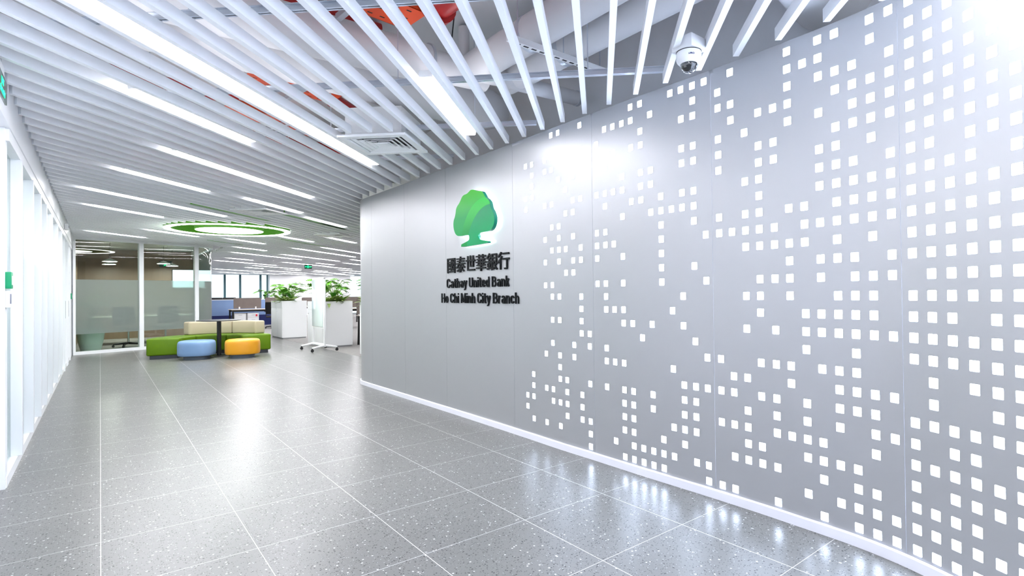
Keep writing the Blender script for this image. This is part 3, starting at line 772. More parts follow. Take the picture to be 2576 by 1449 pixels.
def tray(x0, x1, y, z, wid, label, rz=0.0, m=M_ORANGE):
    t = thing('cable_tray', label, 'cable tray', ((x0+x1)/2, y, z), rz); h = (x1-x0)/2
    bm = new_bm(); add_box(bm, -h, -wid/2, 0, h, wid/2, .004); add_box(bm, -h, -wid/2, 0, h, -wid/2+.004, .06); add_box(bm, -h, wid/2-.004, 0, h, wid/2, .06)
    obj('tray', bm, m, t)
    bm = new_bm(); n = int(h*2/.09)
    for i in range(n):
        for j in range(3):
            xx = -h+.03+.09*i+(j % 2)*.03; yy = -wid/2+wid*(j+.5)/3
            add_box(bm, xx, yy-.006, -.0012, xx+.035, yy+.006, .0)
    obj('slots', bm, M_BLACK, t)
    bm = new_bm(); add_box(bm, h*.1-.02, -wid/2-.12, -.045, h*.1+.02, wid/2+.12, -.005); obj('strut', bm, M_GALV, t)
tray(.75, 1.72, 3.46, 3.16, .30, 'orange slotted cable tray at the top edge, nearest the camera', .10)
tray(.95, 1.75, 5.22, 3.12, .26, 'orange slotted cable tray seen between baffles behind the second carrier rail', .15)
tray(.9, 2.0, 6.35, 3.12, .34, 'orange cable tray seen through the gaps beside the long linear lamp', .35)
def red_pipe(pts, r, label, flange=None):
    bm = new_bm(); add_tube(bm, pts, r, 20); t = obj('fire_pipe', bm, M_RED, smooth=True); tag(t, label, 'fire pipe')
    if flange:
        b2 = new_bm(); add_tube(b2, flange, r*1.3, 20); obj('flange', b2, M_RED, t, smooth=True)
        b3 = new_bm(); q = Vector(flange[1]); add_tube(b3, [q+Vector((0, 0, -r*1.1)), q+Vector((.03, .02, -r*1.9))], r*.2, 10); obj('drain_plug', b3, M_RED, t, smooth=True)
red_pipe([(1.78, 3.36, 3.22), (1.80, 3.0, 3.22), (1.84, 1.2, 3.22)], .10, 'thick red fire pipe with flange at the top edge of the view', [(1.785, 3.34, 3.22), (1.787, 3.28, 3.22)])
red_pipe([(-.4, 5.62, 3.10), (1.0, 5.78, 3.10), (1.0, 5.78, 3.10)][:2], .055, 'red fire pipe crossing above the left baffles')
red_pipe([(1.72, 5.3, 3.12), (2.0, 5.5, 3.1)], .07, 'stubby red fire pipe end beside the middle orange tray')
red_pipe([(.35, 4.22, 3.38), (1.75, 4.22, 3.38)], .055, 'dark red fire pipe between the two white ducts')
red_pipe([(.2, 6.9, 3.1), (2.5, 7.0, 3.1)], .05, 'thin red fire pipe farthest back above the baffles')
bm = new_bm(); add_lathe(bm, [(.05, 0), (.05, -.012), (.03, -.02)], n=24); o = obj('junction_cover', bm, M_BEIGE, smooth=True); o.location = (1.93, 3.42, SLAB-.02); tag(o, 'round beige cover plate on the slab beside the red flange', 'ceiling cover')
bm = new_bm(); add_box(bm, -.05, -.05, 0, .05, .05, .03); 
obj('base', bm, M_WHITE, o)
bm = new_bm(); add_tube(bm, [(1.99, 3.42, SLAB-.02), (2.03, 3.5, 3.36), (2.04, 3.56, 3.2), (2.04, 3.58, 3.1)], .005, 8); tag(obj('cable', bm, M_BLACK), 'black cable dangling from the slab by the beige cover', 'cable')

# ------------------------------------------------------------------ glazed left wall and the room behind it
wl = thing('wall_left', 'white framed glazed wall along the left side', 'wall', kind='structure')
XF = -.48
box_obj('bulkhead', M_FRAME, wl, -.62, -4, 2.37, -.455, 16.0, SLAB)
box_obj('header', M_FRAME, wl, -.60, 5.03, 2.29, -.462, 15.6, 2.37)
box_obj('sill', M_FRAME, wl, -.60, 5.03, 0, XF+.004, 15.6, .07)
box_obj('end_post', M_FRAME, wl, -.75, 5.0, 0, XF, 5.10, 2.369)
box_obj('door_panel', M_FRAME, wl, -.74, 2.0, 0, -.60, 4.999, 2.369)
fins = [5.70, 6.60, 7.42, 8.18, 9.10, 10.22, 11.3]
for y in fins: box_obj('mullion', M_FRAME, wl, -.56, y-.03, .07, -.452, y+.03, 2.29, bevel=.002)
edges = [5.10]+fins+[12.4]
for a, b in zip(edges, edges[1:]):
    box_obj('glass_pane', M_GLASSL, wl, -.524, a+.03, .07, -.516, b-.03, 2.29)
    box_obj('white_film', M_FILMW, wl, -.528, a+.03, .07, -.526, b-.03, 1.62, label='white film on the lower glass')
for a, b, n in ((12.4, 13.4, 1), (13.6, 14.6, 2)):
    d = thing(f'door_{n}', ['far', 'white glazed door in the left wall, nearer of the pair', 'white glazed door in the left wall next to the meeting room'][n], 'door', kind='structure')
    box_obj('leaf', M_FRAME, d, -.56, a+.06, .01, -.50, b-.06, 2.25, bevel=.004)
    box_obj('vision_panel', M_GLASSL, d, -.499, a+.35, 1.3, -.497, b-.35, 2.1)
    box_obj('jamb', M_FRAME, d, -.60, a, 0, XF+.02, a+.055, 2.29); box_obj('jamb', M_FRAME, d, -.60, b-.055, 0, XF+.02, b, 2.29)
    bm = new_bm(); add_tube(bm, [(-.47, a+.14, .9), (-.47, a+.14, 1.2)], .012, 10); obj('door_handle', bm, M_CHROME, d, smooth=True)
box_obj('wall_infill', M_FRAME, wl, -.60, 13.4, 0, XF, 13.6, 2.37)
box_obj('wall_infill', M_FRAME, wl, -.60, 14.6, 0, XF, 16.0, 2.37)
bl = thing('wall_room_behind', 'bright white room seen through the left glazing', 'wall', kind='structure')
for b in ((-3.1, 4.9, 0, -3.0, 15.7, 2.7), (-3.1, 15.6, 0, -.62, 15.7, 2.7), (-3.1, 4.8, 0, -.75, 4.9, 2.7), (-3.1, 4.8, 2.6, -.62, 15.7, 2.7)): box_obj('plaster', M_FRAME, bl, *b)
for i, y in enumerate((6.2, 9.2, 12.2)):
    t = thing('ceiling_panel_lamp', 'glowing square ceiling lamp in the room behind the left glazing', 'ceiling lamp', (-1.8, y, 2.58), group='ceiling lamps behind the left glazing')
    box_obj('frame', M_FRAME, t, -.62, -.62, 0, .62, .62, .02); box_obj('diffuser', mat('panel_led', (.9, .9, .9), .5, emit=(1, .985, .99), es=5.5), t, -.58, -.58, -.012, .58, .58, -.001)
t = thing('call_point', 'green door release box on the end of the left glazed wall', 'call point', (XF, 5.04, 1.365))
box_obj('case', M_BOXGREEN, t, 0, -.045, -.055, .03, .045, .055, bevel=.004)
box_obj('window', M_WHITE, t, .0295, -.02, -.03, .032, .03, .03, label='white break panel')
t = thing('card_reader', 'small grey card reader under the green door release box', 'card reader', (XF, 5.04, 1.24))
box_obj('case', M_WHITE, t, 0, -.04, -.055, .022, .04, .055, bevel=.004); box_obj('keypad', mat('blue_grey_keys', (.12, .14, .22), .4), t, .0215, -.025, -.03, .024, .025, .035)
t = thing('call_point', 'tiny green door release box by the far doors of the left wall', 'call point', (XF, 15.0, 1.29))
box_obj('case', M_BOXGREEN, t, 0, -.045, -.06, .03, .045, .06, bevel=.004); box_obj('window', M_WHITE, t, .0295, -.02, -.03, .032, .03, .03)
t = thing('bulkhead_sensor', 'small white sensor with dark eye on the bulkhead near the far doors', 'sensor', (-.452, 12.0, 2.43))
box_obj('case', M_WHITE, t, 0, -.06, -.05, .05, .06, .05, bevel=.005); box_obj('eye', M_NAVYINK, t, .049, -.02, -.015, .053, .02, .015)

# ------------------------------------------------------------------ glass meeting room
wr = thing('wall_rear', 'glass partition of the meeting room with white frame and frosted band', 'wall', kind='structure')
A0 = Vector((-.47, part_y(-.47))); A1 = Vector((1.92, part_y(1.92)))
pd = (A1-A0).normalized(); pn = Vector((-pd.y, pd.x)); PL = (A1-A0).length
def plan_curve():
    pts = [A0, A1]; c = A1+pn*.62                  # quarter bend to the right, then straight back
    a0 = math.atan2(-pn.y, -pn.x)
    for i in range(1, 13):
        a = a0+(PI/2-math.atan2(pd.y, pd.x))*i/12
        pts.append(Vector((c.x+.62*math.cos(a), c.y+.62*math.sin(a))))
    pts.append(Vector((pts[-1].x, 21.0)))
    return pts
PLAN = plan_curve()
def strip(name, m, parent, pts, z0, z1, th, off=0.0, label=None, smooth=True):
    bm = new_bm(); prev = None
    for i, p in enumerate(pts):
        a = pts[max(0, i-1)]; b = pts[min(len(pts)-1, i+1)]; d = (b-a).normalized(); n = Vector((-d.y, d.x))
        q0 = p+n*(off-th/2); q1 = p+n*(off+th/2)
        cur = [bm.verts.new((q0.x, q0.y, z0)), bm.verts.new((q1.x, q1.y, z0)), bm.verts.new((q1.x, q1.y, z1)), bm.verts.new((q0.x, q0.y, z1))]
        if prev:
            for k in range(4): bm.faces.new((prev[k], cur[k], cur[(k+1) % 4], prev[(k+1) % 4]))
        else: bm.faces.new(cur[::-1])
        prev = cur
    bm.faces.new(prev)
    return obj(name, bm, m, parent, smooth=smooth, label=label)
FZ0, FZ1, PT = .45, 1.66, 2.60
strip('top_rail', M_FRAME, wr, PLAN, PT-.06, PT+.1, .09)
strip('bottom_rail', M_FRAME, wr, PLAN, 0, .07, .09)
posts = [0.0, 1.30, PL]
def on(u): return A0+pd*u
for u in posts: strip('post', M_FRAME, wr, [on(u-.045 if u else 0), on(u+.045)], .07, PT-.06, .09)
for a, b in ((.045, 1.255), (1.345, PL-.045)):
    strip('glass_pane', M_GLASS, wr, [on(a), on(b)], .07, PT-.06, .010)
    strip('frosted_film', M_FILM, wr, [on(a), on(b)], FZ0, FZ1, .001, -.008, label='grey frosted band across the glass')
strip('glass_pane', M_GLASS, wr, [on(PL+.045)]+PLAN[2:], .07, PT-.06, .010, label='curved corner glass')
strip('frosted_film', M_FILM, wr, [on(PL+.045)]+PLAN[2:], FZ0, FZ1, .001, -.008, label='frosted band bending round the corner')
mr = thing('wall_meeting_room', 'brown wood lined walls inside the glass meeting room', 'wall', kind='structure')
XE = PLAN[-1].x
box_obj('wood_wall', M_WOOD, mr, -.6, 21.0, 0, XE+.1, 21.1, 2.75)
box_obj('side_wall', M_WOOD, mr, -.62, 16.0, 0, -.5, 21.0, 2.75)
box_obj('room_ceiling', noisy('meeting_room_ceiling', (.28, .30, .28), (.33, .35, .33), .6, .6), mr, -.6, 15.9, 2.70, XE-.02, 21.0, 2.75)
box_obj('room_carpet', M_CARPET, mr, -.48, 16.6, .001, XE-.05, 21.0, .006)
t = thing('window_reflection', 'glowing panel standing in for a window reflection on the meeting room glass', 'screen', (2.1, 20.97, 1.84))  # added glowing panel in place of a bright window reflection
box_obj('dark_border', M_BLACK, t, -.33, -.02, -.30, .33, .02, .30); box_obj('panel', mat('reflection_glow', (.5, .6, .7), .3, emit=(.75, .9, 1.0), es=1.6), t, -.31, -.024, -.28, .31, -.021, .28)
t = thing('exit_sign', 'dim green exit sign on the meeting room wall left of the reflection panel', 'exit sign', (1.6, 20.97, 2.3)); box_obj('panel', M_EXITB, t, -.16, -.02, -.09, .16, .02, .09); flat_y(t, [[(x*.8, z*.8+.01) for x, z in person_poly()]], M_EXITG, -.0205, 'running_figure')
for x, y in ((.2, 18.3), (1.4, 18.9), (.2, 19.9), (1.7, 20.1)):
    t = thing('pendant_lamp', 'small white pendant lamp hanging in the meeting room', 'pendant lamp', (x, y, 2.2), group='pendant lamps in the meeting room')
    bm = new_bm(); add_lathe(bm, [(.03, .08), (.16, .02), (.17, 0), (.15, 0)], n=24, cap=False); obj('shade', bm, M_WHITE, t, smooth=True)
    bm = new_bm(); add_lathe(bm, [(.001, .004), (.15, .004)], n=24, cap=False); obj('diffuser', bm, mat('pendant_led', (.9, .9, .9), .5, emit=(1, .96, .9), es=75), t)
    bm = new_bm(); add_tube(bm, [(0, 0, .08), (0, 0, .5)], .004, 6); obj('cord', bm, M_BLACK, t)
t = thing('meeting_table', 'white legged meeting table behind the frosted glass', 'table', (1.05, 18.9, 0))
box_obj('table_top', M_OAK, t, -1.2, -.55, .71, 1.2, .55, .74, bevel=.004)
for sx in (-1.1, 1.1):
    for sy in (-.45, .45):
        bm = new_bm(); add_tube(bm, [(sx*.95, sy, .71), (sx, sy, 0)], .025, 10); obj('leg', bm, M_WHITE, t, smooth=True)

# ------------------------------------------------------------------ plants
def leaf_mesh(bm, M, L_=.3, W_=.2, lobes=5, droop=.25, fold=.12):
    """one leaf blade, midrib along +x, deeply lobed when lobes > 0"""
    n = 2*lobes+2 if lobes else 8
    mid = []; le = []; ri = []
    for i in range(n+1):
        t = i/n; x = L_*t; z = -droop*L_*t*t
        w = W_*.5*math.sin(PI*min(1, t*.92+.08))**.75
        if lobes: w *= (1.0 if i % 2 else .38)
        if i == n: w = 0
        sweep = (.10*L_ if lobes and i % 2 else 0)
        mid.append(bm.verts.new(M @ Vector((x, 0, z))))
        if w > 1e-4:
            le.append(bm.verts.new(M @ Vector((x+sweep, w, z+fold*w)))); ri.append(bm.verts.new(M @ Vector((x+sweep, -w, z+fold*w))))
        else: le.append(mid[-1]); ri.append(mid[-1])
    for i in range(n):
        for side in (le, ri):
            q = [mid[i], mid[i+1]]
            if side[i+1] is not mid[i+1]: q.append(side[i+1])
            if side[i] is not mid[i]: q.append(side[i])
            if len(q) > 2:
                try: bm.faces.new(q)
                except ValueError: pass
M_LEAF = noisy('lobed_leaf', (.07, .30, .012), (.16, .45, .02), 9, .4)
M_LEAF2 = noisy('broad_leaf', (.035, .20, .015), (.08, .32, .03), 7, .4)
M_VARI = noisy('variegated_leaf', (.42, .50, .16), (.14, .30, .05), 16, .45)
M_STEM = mat('leaf_stalk', (.16, .30, .06), .5)
def frame_to(d, twist=0.0):
    d = d.normalized(); up = Vector((0, 0, 1)); y = up.cross(d)
    if y.length < .05: y = Vector((0, 1, 0))
    y.normalize(); z = d.cross(y)
    return Matrix((d, y, z)).transposed().to_4x4() @ Matrix.Rotation(twist, 4, 'X')
def lobed_plant(loc, label, seed, h=.62, n=26, spread=.34, group=None):
    r = random.Random(seed); t = thing('leafy_plant', label, 'plant', loc, 0, group)
    st = new_bm(); lf = new_bm(); lo = new_bm()
    for i in range(n):
        a = 2*PI*i/n*2.4+r.uniform(-.3, .3); k = r.uniform(.35, 1); top = Vector((math.cos(a)*spread*k*.8, math.sin(a)*spread*k*.8, h*r.uniform(.5, .95)))
        m1 = Vector((top.x*.3, top.y*.3, top.z*.6)); add_tube(st, [(0, 0, -.02), m1, top], [.006, .005, .004], 6)
        d = Vector((math.cos(a), math.sin(a), r.uniform(-.25, .45)))
        leaf_mesh(lf, Matrix.Translation(top) @ frame_to(d, r.uniform(-.4, .4)), r.uniform(.15, .25), r.uniform(.16, .24), 5, r.uniform(.15, .5))
    for i in range(9):
        a = r.uniform(0, 2*PI); top = Vector((math.cos(a)*.12, math.sin(a)*.12, r.uniform(.08, .22)))
        add_tube(st, [(0, 0, -.02), top], .004, 6)
        leaf_mesh(lo, Matrix.Translation(top) @ frame_to(Vector((math.cos(a), math.sin(a), r.uniform(.2, .9)))), r.uniform(.2, .28), .13, 0, .3)
    obj('stalks', st, M_STEM, t, smooth=True); obj('foliage', lf, M_LEAF, t, label='deeply lobed bright green leaves'); obj('lower_foliage', lo, M_LEAF2, t, label='broad dark green leaves')
    return t
def vari_plant(loc, label, seed, group=None):
    r = random.Random(seed); t = thing('variegated_plant', label, 'plant', loc, 0, group); lf = new_bm()
    for i in range(34):
        a = r.uniform(0, 2*PI); d = Vector((math.cos(a), math.sin(a), r.uniform(.25, 1.3)))
        leaf_mesh(lf, Matrix.Translation((math.cos(a)*.02, math.sin(a)*.02, -.01)) @ frame_to(d, r.uniform(-.4, .4)), r.uniform(.22, .36), r.uniform(.08, .11), 0, r.uniform(.2, .7))
    obj('foliage', lf, M_VARI, t); bm = new_bm(); add_tube(bm, [(0, 0, -.03), (0, 0, .08)], .02, 8); obj('stem', bm, M_STEM, t)
    return t
t = thing('plant_pot', 'tapered white floor pot behind the left glass pane', 'plant pot', (-.17, 16.50, 0.007))
bm = new_bm(); add_lathe(bm, [(.17, 0), (.185, .02), (.235, .25), (.265, .5), (.27, .53), (.255, .53), (.245, .48), (.001, .47)], n=40, cap=False); obj('pot', bm, M_POT, t, smooth=True)
bm = new_bm(); add_lathe(bm, [(.001, .474), (.245, .474)], n=32, cap=False); obj('soil', bm, M_SOIL, t)
lobed_plant((-.17, 16.56, .49), 'dark leafy plant standing in the white floor pot behind frosted glass', 3, .85, 15, .36)

def planter(x0, y0, x1, y1, label, ph, tall, vari):
    t = thing('planter_cabinet', label, 'cabinet', (x0, y0, 0)); W, D, H = x1-x0, y1-y0, 1.105
    bm = new_bm(); add_box(bm, .012, 0, .035, W, D, H-.05); 
    for b in ((.012, 0, H-.05, W, .02, H), (.012, D-.02, H-.05, W, D, H), (.012, .02, H-.05, .032, D-.02, H), (W-.02, .02, H-.05, W, D-.02, H)): add_box(bm, *b)
    obj('carcass', bm, M_WHITE, t)
    box_obj('plinth', M_GREY, t, .03, .02, 0, W-.02, D-.02, .035)
    bm = new_bm(); add_box(bm, .032, .02, H-.052, W-.02, D-.02, H-.03); obj('soil', bm, M_SOIL, t)
    box_obj('apron', M_WHITE, t, 0, .004, .895, .012, D-.004, H, label='plain band under the planting trough')
    n = 2
    for i in range(n):
        ya, yb = .004+(D-.008)*i/n, .004+(D-.008)*(i+1)/n
        d = box_obj('door', M_WHITE, t, 0, ya+.002, .04, .012, yb-.002, .888, bevel=.002)
        bm = new_bm(); add_tube(bm, [(0, yb-.08, .80), (-.008, yb-.08, .80)], .012, 12); add_box(bm, -.01, yb-.14, .795, -.004, yb-.10, .805); obj('lock', bm, M_CHROME, d, smooth=True)
    for i, (dx, dy, sd) in enumerate(tall): lobed_plant((x0+dx, y0+dy, H-.03), f'tall lobed leaf plant {ph}' + (', far end' if i else ', near end'), sd, .58, 30, .34)
    for i, (dx, dy, sd) in enumerate(vari): vari_plant((x0+dx, y0+dy, H-.03), f'low striped plant {ph}' + (', farther one' if i else ', nearer one'), sd)
planter(4.06, 17.0, 4.74, 18.3, 'white planter cabinet left of the mobile glass board', 'on the cabinet left of the glass board', [(.38, .45, 11), (.3, .95, 12)], [(.17, .22, 21), (.16, .7, 22)])
planter(4.10, 13.35, 4.79, 14.65, 'white planter cabinet right behind the mobile glass board', 'on the cabinet behind the glass board', [(.36, .40, 13), (.3, 1.0, 14)], [(.17, .2, 23), (.45, .22, 24)])
planter(4.12, 9.75, 4.80, 11.08, 'white planter cabinet half hidden by the rounded wall end', 'on the cabinet half hidden by the rounded wall', [(.25, 1.0, 15), (.35, .5, 16)], [(.2, 1.2, 25)])

# ------------------------------------------------------------------ lounge
def wedge(bm, c, r0, r1, a0, a1, z0, z1, bev, n=14, rot=0.0):
    P = [(c[0]+r1*math.cos(rot+a0+(a1-a0)*i/n), c[1]+r1*math.sin(rot+a0+(a1-a0)*i/n)) for i in range(n+1)]
    P += [(c[0]+r0*math.cos(rot+a1+(a0-a1)*i/n), c[1]+r0*math.sin(rot+a1+(a0-a1)*i/n)) for i in range(n+1)]
    lo = [bm.verts.new((x, y, z0)) for x, y in P]; hi = [bm.verts.new((x, y, z1)) for x, y in P]; m = len(P)
    fs = [bm.faces.new(lo[::-1]), bm.faces.new(hi)]
    for i in range(m): fs.append(bm.faces.new((lo[i], lo[(i+1) % m], hi[(i+1) % m], hi[i])))
    bmesh.ops.recalc_face_normals(bm, faces=fs)
    corner = {0, n, n+1, 2*n+1}
    es = set(fs[0].edges) | set(fs[1].edges)
    for i in corner:
        for e in lo[i].link_edges:
            if e.other_vert(lo[i]) is hi[i]: es.add(e)
    bmesh.ops.bevel(bm, geom=list(es), offset=bev, segments=4, affect='EDGES', profile=.5)
SC = (1.81, 13.30); SROT = math.radians(-6.5)
sofa = thing('curved_sofa', 'half round green sofa with cream backrests hugging the black table', 'sofa', (SC[0], SC[1], 0))
for i in range(3):
    a0, a1 = math.radians(60*i), math.radians(60*i+60)
    bm = new_bm(); wedge(bm, (0, 0), .545, 1.115, a0+.004, a1-.004, .07, .415, .035, rot=SROT); obj('seat', bm, M_LEATHER, sofa, smooth=True)
    bm = new_bm(); wedge(bm, (0, 0), .60, 1.06, a0+.03, a1-.03, 0, .072, .004, rot=SROT); obj('plinth', bm, M_SOFAPLINTH, sofa, label='dark recessed plinth')
for a0, a1 in ((20, 63), (63, 118)):
    bm = new_bm(); wedge(bm, (0, 0), .88, 1.105, math.radians(a0)+.004, math.radians(a1)-.004, .41, .70, .035, rot=SROT); obj('backrest', bm, M_CREAM, sofa, smooth=True, label='cream backrest')
t = thing('round_table', 'black round pedestal table between the two stools', 'table', (1.935, 13.25, 0))
bm = new_bm(); add_lathe(bm, [(.30, 0), (.30, .006), (.285, .012), (.05, .016)], n=48); obj('base', bm, M_BLACKMETAL, t, smooth=True)
bm = new_bm(); add_tube(bm, [(0, 0, .014), (0, 0, .735)], .042, 28); obj('column', bm, M_BLACKMETAL, t, smooth=True)
bm = new_bm(); add_lathe(bm, [(.34, .735), (.405, .742), (.41, .747), (.41, .753), (.407, .757)], n=64); obj('table_top', bm, M_TABLETOP, t, smooth=True)
def stool(loc, rz, ax, ay, m, label, lob=0.0):
    t = thing('stool', label, 'stool', loc, rz)
    def P(k, n=48):
        a = 2*PI*k/n; e = 1/(abs(math.cos(a))**2.7+abs(math.sin(a))**2.7)**(1/2.7); e *= 1+lob*math.cos(3*a); return ax*e*math.cos(a), ay*e*math.sin(a)
    bm = new_bm()
    prof = [(.90, .075), (.955, .08), (.99, .10), (1.0, .14), (1.0, .27), (.99, .315), (.965, .345), (.92, .362), (.85, .371), (.5, .380), (.02, .382)]
    rings = [[bm.verts.new((P(k)[0]*s, P(k)[1]*s, z)) for k in range(48)] for s, z in prof]
    for i in range(len(rings)-1):
        for k in range(48): bm.faces.new((rings[i][k], rings[i][(k+1) % 48], rings[i+1][(k+1) % 48], rings[i+1][k]))
    bm.faces.new(rings[0][::-1]); bm.faces.new(rings[-1]); obj('cushion', bm, m, t, smooth=True)
    bm = new_bm(); add_prism(bm, [(P(k)[0]*.70, P(k)[1]*.70) for k in range(48)], 0, .076); obj('plinth', bm, M_PLINTH, t, smooth=True, label='blue grey plinth')
stool((1.50, 12.92, 0), -.45, .318, .30, M_BLUE, 'low pale blue stool left of the black table column')
stool((2.25, 12.58, 0), -.30, .315, .28, M_YELLOW, 'low yellow stool right of the black table column', .03)

# mobile glass board
t = thing('mobile_glass_board', 'white mobile board with mint glass panel on castors', 'whiteboard', (3.86, 12.50, 0))
for y in (0.0, .82):
    bm = new_bm(); add_box(bm, -.02, y-.02, .10, .02, y+.02, 1.64, bevel=.003); obj('post', bm, M_WHITE, t, smooth=True)
    bm = new_bm()
    for sx in (-1, 1):
        add_tube(bm, [(sx*.01, y, .135), (sx*.27, y, .085)], [.026, .02], 10)
    obj('foot', bm, M_WHITE, t, smooth=True)
    for sx in (-1, 1):
        bm = new_bm(); add_tube(bm, [(sx*.265, y-.012, .032), (sx*.265, y+.012, .032)], .032, 18); add_box(bm, sx*.265-.014, y-.016, .05, sx*.265+.014, y+.016, .082); obj('castor', bm, M_BLACK, t, smooth=True, label='black castor wheel')
box_obj('cross_bar', M_WHITE, t, -.015, .02, .11, .015, .80, .15, bevel=.002); box_obj('lower_rail', M_WHITE, t, -.015, .02, .50, .015, .80, .54, bevel=.002)
box_obj('top_rail', M_WHITE, t, -.02, -.02, 1.62, .02, .84, 1.66, bevel=.003)
box_obj('glass_panel', M_GLASSBOARD, t, -.034, .045, .545, -.022, .815, 1.61, bevel=.002, label='pale mint glass writing panel')
box_obj('back_panel', M_WHITE, t, -.02, .02, .54, .0, .80, 1.62)

# ------------------------------------------------------------------ open office
def office_chair(loc, rz, label, group=None):
    t = thing('office_chair', label, 'chair', loc, rz, group)
    bm = new_bm()
    for i in range(5):
        a = 2*PI*i/5+.3; add_tube(bm, [(0, 0, .10), (.30*math.cos(a), .30*math.sin(a), .075)], [.03, .018], 8)
    obj('star_base', bm, M_BLACK, t, smooth=True)
    for i in range(5):
        a = 2*PI*i/5+.3; x, y = .30*math.cos(a), .30*math.sin(a); b2 = new_bm(); add_tube(b2, [(x-.02*math.sin(a), y+.02*math.cos(a), .03), (x+.02*math.sin(a), y-.02*math.cos(a), .03)], .03, 14); obj('castor', b2, M_BLACK, t, smooth=True)
    bm = new_bm(); add_tube(bm, [(0, 0, .1), (0, 0, .42)], .024, 14); obj('gas_lift', bm, M_CHROME, t, smooth=True)
    bm = new_bm(); add_box(bm, -.24, -.23, .42, .24, .24, .49, bevel=.03); obj('seat', bm, M_MESH, t, smooth=True)
    bm = new_bm(); prev = None
    for i in range(9):
        u = i/8; z = .56+.46*u; y = .24+.09*u*u+.02*math.sin(u*PI); w = .21+.03*math.sin(u*PI); cur = []
        for sx, dy in ((-1, .0), (-.5, .035), (0, .045), (.5, .035), (1, .0)): cur.append(bm.verts.new((sx*w, y+dy, z)))
        if prev:
            for k in range(4): bm.faces.new((prev[k], prev[k+1], cur[k+1], cur[k]))
        prev = cur
    bmesh.ops.solidify(bm, geom=bm.faces[:], thickness=.02); obj('backrest', bm, M_MESH, t, smooth=True)
    bm = new_bm(); add_tube(bm, [(0, .1, .44), (0, .30, .46), (0, .31, .7)], .02, 10); obj('back_bracket', bm, M_GREY, t, smooth=True)
    for sx in (-1, 1):
        bm = new_bm(); add_tube(bm, [(sx*.24, .05, .44), (sx*.29, .05, .5), (sx*.29, .05, .64)], .015, 8); add_box(bm, sx*.29-.035, -.13, .64, sx*.29+.035, .12, .67, bevel=.008); obj('armrest', bm, M_BLACK, t, smooth=True)
    return t
def pedestal(loc, label, n=3, rz=0.0):
    t = thing('drawer_pedestal', label, 'drawers', loc, rz)
    box_obj('carcass', M_WHITE, t, -.2, -.25, .04, .2, .25, .60, bevel=.003)
    box_obj('plinth', M_BLACK, t, -.19, -.23, 0, .19, .24, .04)
    z = .05
    for i in range(n):
        h = .54/n
        d = box_obj('drawer', M_WHITE, t, -.195, -.262, z+.004, .195, -.25, z+h-.004, bevel=.002)
        box_obj('handle', M_GREY, d, -.06, -.268, z+h-.07, .06, -.262, z+h-.06); z += h
    return t
def desk(loc, W, D, label, rz=0.0, screen=True, slab=None):
    t = thing('office_desk', label, 'desk', loc, rz)
    box_obj('desk_top', M_OAK, t, 0, 0, .725, W, D, .75, bevel=.002)
    box_obj('apron', M_BLACKMETAL, t, .03, .03, .655, W-.03, .07, .724); box_obj('apron', M_BLACKMETAL, t, .03, D-.07, .655, W-.03, D-.03, .724)
    for x in (.06, W-.06):
        for y in (.05, D-.05):
            bm = new_bm(); add_tube(bm, [(x, y, .66), (x, y+(.06 if y > D/2 else -.02), 0)], .03, 4); obj('leg', bm, M_BLACKMETAL, t)
    return t
def screen(loc, W, label, h=.42, z0=.77, rz=0.0):
    t = thing('desk_screen', label, 'desk screen', loc, rz); r = .05
    P = [(0, z0), (W, z0)]+[(W-r+r*math.cos(a), z0+h-r+r*math.sin(a)) for a in [PI/2*i/6 for i in range(7)]]+[(r+r*math.cos(a), z0+h-r+r*math.sin(a)) for a in [PI/2+PI/2*i/6 for i in range(7)]]
    bm = new_bm(); a = [bm.verts.new((x, -.014, z)) for x, z in P]; b = [bm.verts.new((x, .014, z)) for x, z in P]; n = len(P)
    bm.faces.new(a); bm.faces.new(b[::-1])
    for i in range(n): bm.faces.new((a[i], a[(i+1) % n], b[(i+1) % n], b[i]))
    obj('panel', bm, M_BROWN, t)
    for x in (.2, W-.2): box_obj('clamp', M_WHITE, t, x-.025, -.03, .75, x+.025, .03, .84, bevel=.004)
    return t
desk((3.86, 23.6, .002), 2.4, .75, 'dark framed office desk seen over the cream sofa backrest')
screen((4.05, 24.33, .002), .98, 'brown felt screen standing on the desk above the sofa')
screen((5.18, 24.33, .002), 1.0, 'brown felt screen beside the black office chair')
pedestal((4.62, 23.95, .002), 'white drawer pedestal with red tag under the desk above the sofa')
pedestal((4.18, 24.0, .002), 'white cabinet at the left end of the desk above the sofa', 1)
bm = new_bm(); add_box(bm, 4.70, 23.66, .47, 4.76, 23.675, .55, bevel=.01); o = obj('red_ribbon', bm, mat('red_ribbon', (.75, .02, .05), .5)); tag(o, 'small red ribbon hanging on the white drawer pedestal', 'ribbon')
office_chair((5.22, 24.0-1.0, .002), 2.6, 'black mesh office chair left of the planter cabinet')
t = thing('workstation_screen', 'long blue panelled workstation screen behind the first desk', 'desk screen', (3.4, 26.2, .002))
box_obj('upper_panel', M_SKY, t, 0, 0, .45, 3.4, .06, 1.10, bevel=.004); box_obj('lower_panel', M_NAVY, t, 0, 0, 0, 3.4, .06, .45, label='navy lower panel')
box_obj('cap', M_WHITE, t, 0, -.01, 1.10, 3.4, .07, 1.125)
